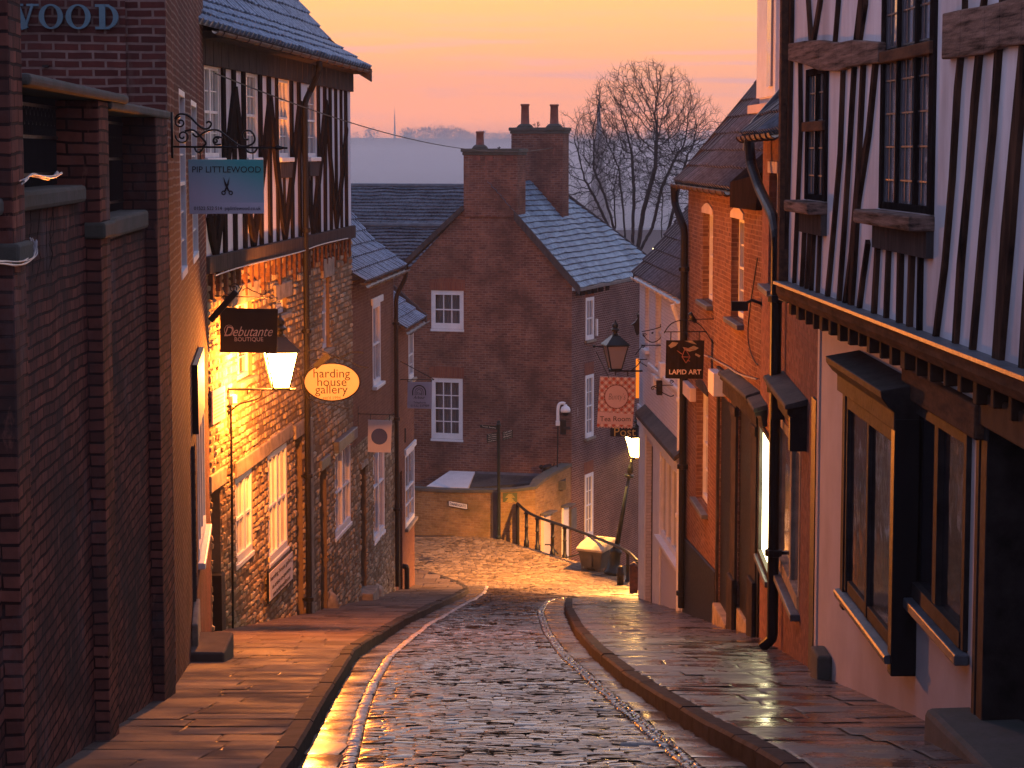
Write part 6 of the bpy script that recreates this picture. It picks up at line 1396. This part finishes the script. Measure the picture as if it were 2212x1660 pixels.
# finger post
fb = Vector((-.43, 71.75, G(71.75))); ff = face_frame(fb.x, fb.y); sg = thing('finger_post', 'dark pedestrian finger post with three directional arms by the low wall', 'signpost', tuple(fb))
zt = ff.q('B1', 655, 1100)[1]; mb = MB(); mb.tube([(0,0,0), (0,0,zt-fb.z)], .052, 12); mb.lathe([(.06,0),(.075,.02),(.075,.1),(.05,.14)], (0,0,0), 12); mb.lathe([(.065,-.04),(.08,0),(.05,.06),(.065,.10),(.03,.14)], (0,0,zt-fb.z), 12); mb.build('post', M['green_iron'], sg)
mb = MB(); x_, z_ = ff.q('B1', 662, 1072); mb.tube([(x_+.055*math.cos(a*.42), 0, z_-fb.z+.055*math.sin(a*.42)) for a in range(15)], .016, 5, closed=True); mb.build('finial', M['pot'], sg)
for arm, txts in (([(532,1118),(650,1133),(650,1108),(532,1100)], ['Temple Gardens']), ([(578,1222),(650,1210),(650,1148),(576,1166)], ['The Collection','Usher Gallery','Visitor Information','Cultural Quarter']), ([(684,1206),(752,1186),(752,1134),(682,1146)], ['Cathedral','Castle','Bailgate','Museum of Lincolnshire Life'])):
    P = [(a, b_-fb.z) for a, b_ in Q2(ff, 'B1', arm)]; o = MB().prism(P, -.03, -.0).build('sign_arm', M['green_iron'], sg)
    cx_ = sum(p_[0] for p_ in P)/4; 
    for k, s_ in enumerate(txts):
        tt = text(s_, .1, 'plate_white', o, 0, 0, 0, name='lettering'); xs = [v.co.x for v in tt.data.vertices]; W_ = abs(P[1][0]-P[0][0]); sc = W_*.8/(max(xs)-min(xs)); h_ = (P[3][1]-P[0][1]); sl = (P[1][1]-P[0][1])/(P[1][0]-P[0][0]); n_ = len(txts)
        zc_ = (P[0][1]+P[3][1]+P[1][1]+P[2][1])/4+ (h_*.36*(1-2*k/(n_-1)) if n_ > 1 else 0)
        for v in tt.data.vertices: x = v.co.x*sc; v.co = (x+cx_, -.036+v.co.y*.2, v.co.z*min(sc*1.2, .55)+zc_+sl*x)
# railing
RP = [Vector((*p_, 0)) for p_ in ((.46,71.0), (.80,70.15), (1.26,69.05), (1.62,68.4), (2.35,66.95), (3.35,64.3), (3.55,62.9))]
rz0 = G(70); sg = thing('railing', 'dark iron handrail on posts curving along the edge of the junction', 'railing', (RP[0].x, RP[0].y, rz0)); o_ = Vector((RP[0].x, RP[0].y, rz0))
hts = [1.02, .98, 1.0, .98, .95, .95, .9]
mb = MB(); pts = [Vector((.18,71.8,rz0+1.16))]+[Vector((p_.x, p_.y, rz0+h_)) for p_, h_ in zip(RP, hts)]
mb.tube([p_-o_ for p_ in smoothpts(pts, 2)], .045, 10); mb.build('handrail', M['iron'], sg, smooth=True)
for k, (p_, h_) in enumerate(zip(RP, hts)):
    MB().lathe([(.09,-.3),(.085,.08),(.055,.12),(.05,.5),(.07,.53),(.05,.56),(.05,h_-.1),(.085,h_-.06),(.06,h_)], (p_.x-o_.x, p_.y-o_.y, 0), 10).build('post', M['iron'], sg, smooth=True)
mb = MB(); mb.tube([(.18-o_.x, 71.8-o_.y, -.5), (.18-o_.x, 71.8-o_.y, 1.16)], .06, 8); mb.build('post', M['iron'], sg)
ff = face_frame(2.0, 69.8)
mb = MB(); mb.tube([(x, 0, z) for x, z in Q2(ff, 'B2', [(1290,775),(1340,775),(1410,860)])], .025, 6); mb.tube([(x, 0, z) for x, z in Q2(ff, 'B2', [(1480,892),(1600,862)])], .025, 6)
tag(mb.build('stair_rail', M['iron'], None, loc=ff.o), 'low handrail on the sunken steps behind the main railing', 'railing')
# grit bin
c2 = Vector((2.36,66.15)); fbn = Frame((2.02,66.5), (2.36,66.12)); 
u_ = Vector((c2.x-2.02, c2.y-66.62)); s = thing('grit_bin', 'dark grit bin with a faded yellow lid beside the leaning lamp post', 'bin', (2.0,66.35,G(66)), R(-32))
mb = MB(); mb.hexa([(.05,.05,.06), (.70,.05,.06), (.70,.80,.06), (.05,.80,.06), (-.02,-.03,.60), (.80,-.03,.60), (.80,.88,.72), (-.02,.88,.72)]); mb.box(.05,.25,.06,.26,0,.07); mb.box(.50,.70,.06,.26,0,.07); mb.box(.05,.25,.6,.8,0,.07); mb.box(.50,.70,.6,.8,0,.07); mb.build('body', M['bin_body'], s, bevel=.02)
mb = MB(); mb.box(.30,.46,-.035,.03,.12,.52); mb.box(-.03,.81,-.05,-.02,.54,.60); mb.build('rib', M['bin_body'], s, bevel=.01)
pr = [(-.08,.58), (-.09,.66), (.2,.80), (.6,.90), (.93,.90), (.95,.80), (.93,.70)]; n = len(pr)
MB().add([(-.07, y, z) for y, z in pr]+[(.86, y, z) for y, z in pr], [tuple(range(n-1,-1,-1)), tuple(range(n, 2*n))]+[(i, (i+1)%n, n+(i+1)%n, n+i) for i in range(n)]).build('lid', M['yellow_lid'], s, bevel=.025)
MB().box(.32,.48,.62,.74,.885,.912).build('lid_handle', M['bin_body'], s, bevel=.01)
# rusty bollard post by the white house
p0 = (3.33, 61.0); zb = G(61); top_ = atc('B2', 2100, 945, 61).z
s = thing('bollard', 'rusty square iron post with a knob standing against the far white wall', 'bollard', (p0[0], p0[1], zb))
MB().box(-.10,.12,-.1,.1,-.1,top_-zb-.08).build('post', M['rust'], s, bevel=.02); MB().lathe([(.11,0),(.12,.03),(.08,.07),(.03,.12)], (.01,0,top_-zb-.08), 10).build('knob', M['rust'], s, smooth=True)
b_ = atc('B2', 1972, 1035, 63.6); o = MB().lathe([(.10,0),(.10,.3),(.11,.32),(.11,.40),(.10,.42),(.10,.55),(.06,.6)], (0,0,0), 12).build('bollard', M['iron'], None, loc=(b_.x,63.6,G(63.6)-.05), smooth=True); tag(o, 'short black round bollard behind the foot of the leaning lamp', 'bollard')
# cctv camera on its pole
fv = FS; yv = 74.6; s_ = atc('B1', 1055, 1075, 74.3); s = thing('security_camera', 'white dome security camera on a swan neck pole at the house corner', 'camera', tuple(s_))
def cv(x, y, Y=74.3): p_ = atc('B1', x, y, Y)-s_; return (p_.x, p_.y, p_.z)
mb = MB(); mb.tube(smoothpts([cv(1057,1075), cv(1057,990), cv(1065,958), cv(1090,952), cv(1105,960)]), .055, 10); mb.build('swan_neck', M['white_paint'], s, smooth=True)
x, y, z = cv(1108, 1015); mb = MB(); mb.lathe([(.16,0),(.17,.08),(.13,.17),(.06,.22),(.05,.26)], (x,y,z), 14); mb.build('housing', M['white_paint'], s, smooth=True)
MB().lathe([(.02,-.13),(.09,-.09),(.13,0)], (x,y,z), 12).build('dome', M['black_paint'], s, smooth=True)
a, b_ = cv(1042,1105), cv(1070,1075); MB().box(a[0], b_[0], -.1, .1, a[2], b_[2]).build('control_box', M['white_paint'], s, bevel=.01)
a, b_ = cv(1072,1165), cv(1112,1068); MB().box(a[0], b_[0], -.05, .15, a[2], b_[2]).build('black_cabinet', M['black_paint'], s, bevel=.01); a, b_ = cv(1095,1130), cv(1140,1112); MB().box(a[0], b_[0], -.12, .0, a[2], b_[2]).build('lamp_unit', M['grey_paint'], s, bevel=.01)
mb = MB(); mb.tube([cv(1057,1105), cv(1055,1300), cv(1052,1460)], .022, 6); mb.build('pole', M['iron'], s)
a, b_ = cv(1172,1030,74.8), cv(1188,990,74.8); o = MB().box(-.1,.06,-.05,.05,-.12,.18).build('alarm_box', M['white_paint'], None, loc=tuple(atc('B1',1180,1018,75.6))); tag(o, 'small white alarm box high on the receding side wall by the camera', 'alarm box')
o = MB().box(-.06,.06,-.03,.03,-.3,.28).build('flue_cover', M['white_paint'], None, loc=FS.w(FS.q('B1',1312,440)[0],-.04,FS.q('B1',1312,440)[1]), rz=FS.rz); tag(o, 'slim white upright cover beside the top window of the receding side wall', 'cover')
o = MB().box(-.25,.25,-.04,.0,-.35,.35).build('wall_panel', M['lead'], None, loc=FS.w(FS.q('B2',1540,540)[0],-.02,FS.q('B2',1540,540)[1]), rz=FS.rz); tag(o, 'plain blue grey panel on the receding side wall near the lowest window', 'panel')
# cat figure on the lean-to
fc = face_frame(1.2, 74.6); c0 = atc('B1', 980, 1400, 74.6); s = thing('cat_figure', 'black walking cat figure with raised tail on the outhouse roof edge', 'figure', tuple(c0))
def kp(x, y, d=0): p_ = atc('B1', x, y, 74.6)-c0; return Vector((p_.x, d, p_.z))
mb = MB(); mb.tube([kp(948,1392), kp(962,1394), kp(985,1392), kp(1008,1390), kp(1018,1392)], [.05,.11,.12,.12,.06], 10); mb.tube([kp(955,1390), kp(945,1386), kp(937,1388), kp(932,1392)], [.06,.085,.075,.03], 10)
mb.tube(smoothpts([kp(1014,1388), kp(1024,1382), kp(1030,1370), kp(1033,1358)]), .022, 6)
for x0, x1, d in ((958,950,-.06), (964,968,.05), (1004,1000,-.06), (1012,1018,.05)): mb.tube([kp(x0,1396,d), kp((x0+x1)/2,1408,d), kp(x1,1420,d), kp(x1-4,1422,d)], [.045,.03,.022,.02], 6)
for dx in (-3, 3): mb.tube([kp(943+dx,1382,dx*.01), kp(943+dx*1.3,1374,dx*.012)], [.03,.004], 4)
mb.build('cat_body', M['iron'], s, smooth=True)
# overhead cable
A_, B_ = F1.w(.4,-.1,F1.q('A3',225,420)[1]), atc('D',1215,315,83); mb = MB(); pts = []
for k in range(33): t_ = k/32; p_ = Vector(A_).lerp(Vector(B_), t_); p_.z -= 1.15*4*t_*(1-t_)*.55; pts.append(p_)
tag(MB().tube(pts, .012, 4).build('overhead_cable', M['black_cable']), 'thin black cable crossing the street from the timbered house to the chimney', 'cable')
# kerbside boulders by the left wall
for k, (c, x, y, w_, h_, d_, lab) in enumerate((('A5',1165,1445,.62,.42,.5,'rounded weathered guard stone at the foot of the wall beside the long drainpipe'), ('A7',385,1530,.66,.36,.6,'rounded guard stone at the foot of the wall further down the pavement'))):
    d = ray(*px(c, x, y)); Y = 40.
    while d.z/d.y*Y > zg(Y): Y += .05
    p_ = d*(Y/d.y); bm = MB(); vs = []; nU, nV = 10, 7
    for i in range(nV+1):
        for j in range(nU):
            th_, ph = math.pi*.5*i/nV, 2*math.pi*j/nU; r_ = 1+.12*mnoise.noise(Vector((i*.5, j*.6, k)))
            ex_ = lambda v: math.copysign(abs(v)**.6, v)
            vs.append((w_/2*ex_(math.cos(ph))*math.cos(th_)**.5*r_, d_/2*ex_(math.sin(ph))*math.cos(th_)**.5*r_, h_*math.sin(th_)**.8*r_-.05))
    fs_ = [(i*nU+j, i*nU+(j+1)%nU, (i+1)*nU+(j+1)%nU, (i+1)*nU+j) for i in range(nV) for j in range(nU)]
    bm.add(vs, fs_); tag(bm.build('guard_stone', M['stone_trim'], None, smooth=True, loc=tuple(p_), rz=.4+k), lab, 'stone')
# little camera and boxes on the right walls
def rbox(fr, c, x0, y0, x1, y1, d, mat, name, lab, cat_):
    a, z1 = fr.q(c, x0, y0, d); b_, _ = fr.q(c, x1, y0, d); _, z0 = fr.q(c, x0, y1, d)
    o = MB().box(0, max(b_-a,.1), -d, 0, z0-z1, 0).build(name, M[mat], None, loc=fr.w(a,0,z1), rz=fr.rz, bevel=.01); tag(o, lab, cat_)
rbox(R3, 'B5', 522, 1385, 558, 1540, .22, 'white_paint', 'alarm_box', 'white alarm box on the orange brick wall above the low window', 'alarm box')
rbox(R3, 'B5', 345, 1460, 400, 1550, .12, 'render', 'small_sign', 'blank pale board hanging just below the black art shop sign', 'sign')
o = MB().tube([(0,0,0), (-.1,-.15,.05), (-.2,-.3,-.05)], .025, 6).box(-.28,-.14,-.45,-.2,-.12,.02).build('wall_camera', M['black_paint'], None, loc=R2.w(.15,0,-2.25), rz=R2.rz); tag(o, 'small black camera or spotlight on the brick wall beside the black drainpipe', 'camera')
mb = MB(); P = [R3.q('B5', *v) for v in ((868,640),(850,760),(820,950),(800,1150),(815,1260),(850,1340),(870,1360))]; mb.tube(smoothpts([(a, -.03, b_) for a, b_ in P]), .012, 4); 
tag(mb.build('cable', M['black_cable'], None, loc=R3.o, rz=R3.rz), 'thin black cable looping down the orange brick wall', 'cable')
mb = MB(); P = [R3.q('B5', *v) for v in ((500,1290),(560,1310),(620,1345),(690,1380),(740,1420),(870,1455))]; mb.tube(smoothpts([(a, -.05, b_) for a, b_ in P]), .014, 4)
tag(mb.build('cable', M['cable'], None, loc=R3.o, rz=R3.rz), 'slack pale cable strung above the door hood of the orange brick house', 'cable')
HZ = 4.6e-4
# thin drifting chimney smoke above the far town, and the valley mist and haze
def volbox(name, x0, x1, y0, y1, z0, z1, dens, colr, label, an=.0):
    m = bpy.data.materials.new(name); m.use_nodes = True; t = m.node_tree; t.nodes.clear(); v = nn(t, 'ShaderNodeVolumePrincipled'); v.inputs['Color'].default_value = (*colr, 1); v.inputs['Density'].default_value = dens; v.inputs['Anisotropy'].default_value = an
    o_ = nn(t, 'ShaderNodeOutputMaterial'); t.links.new(v.outputs[0], o_.inputs['Volume']); M[name] = m
    o = MB().box(x0, x1, y0, y1, z0, z1).build(name, m); tag(o, label, kind='stuff'); return o
volbox('haze', -900, 900, -45, 2700, -95, 90, HZ, (.95,.89,.90), 'thin even morning haze filling the whole valley', .35)
volbox('mist', -880, 880, 260, 2250, -90, -13, 3.5e-4, (.95,.95,1), 'bank of mist lying low in the valley', .3)
volbox('mist', -870, 870, 320, 2150, -12.9, 5, 1.7e-3, (.97,.93,.95), 'thinner upper layer of valley mist', .3)
for o in list(col.objects):
    n_ = o.name.split('.')[0]
    g_ = {'hanging_sign':'hanging shop signs along the street', 'bare_tree':'leafless trees behind the roofs', 'guard_stone':'guard stones at the foot of the left wall', 'scroll_bracket':'empty scroll brackets on the white house', 'wall_lamp':'lanterns on wall brackets', 'cable_bundle':'loose cables on the near wall', 'sapling':'saplings by the chimneys'}.get(n_)
    if g_ and o.parent is None and 'label' in o: o['group'] = g_
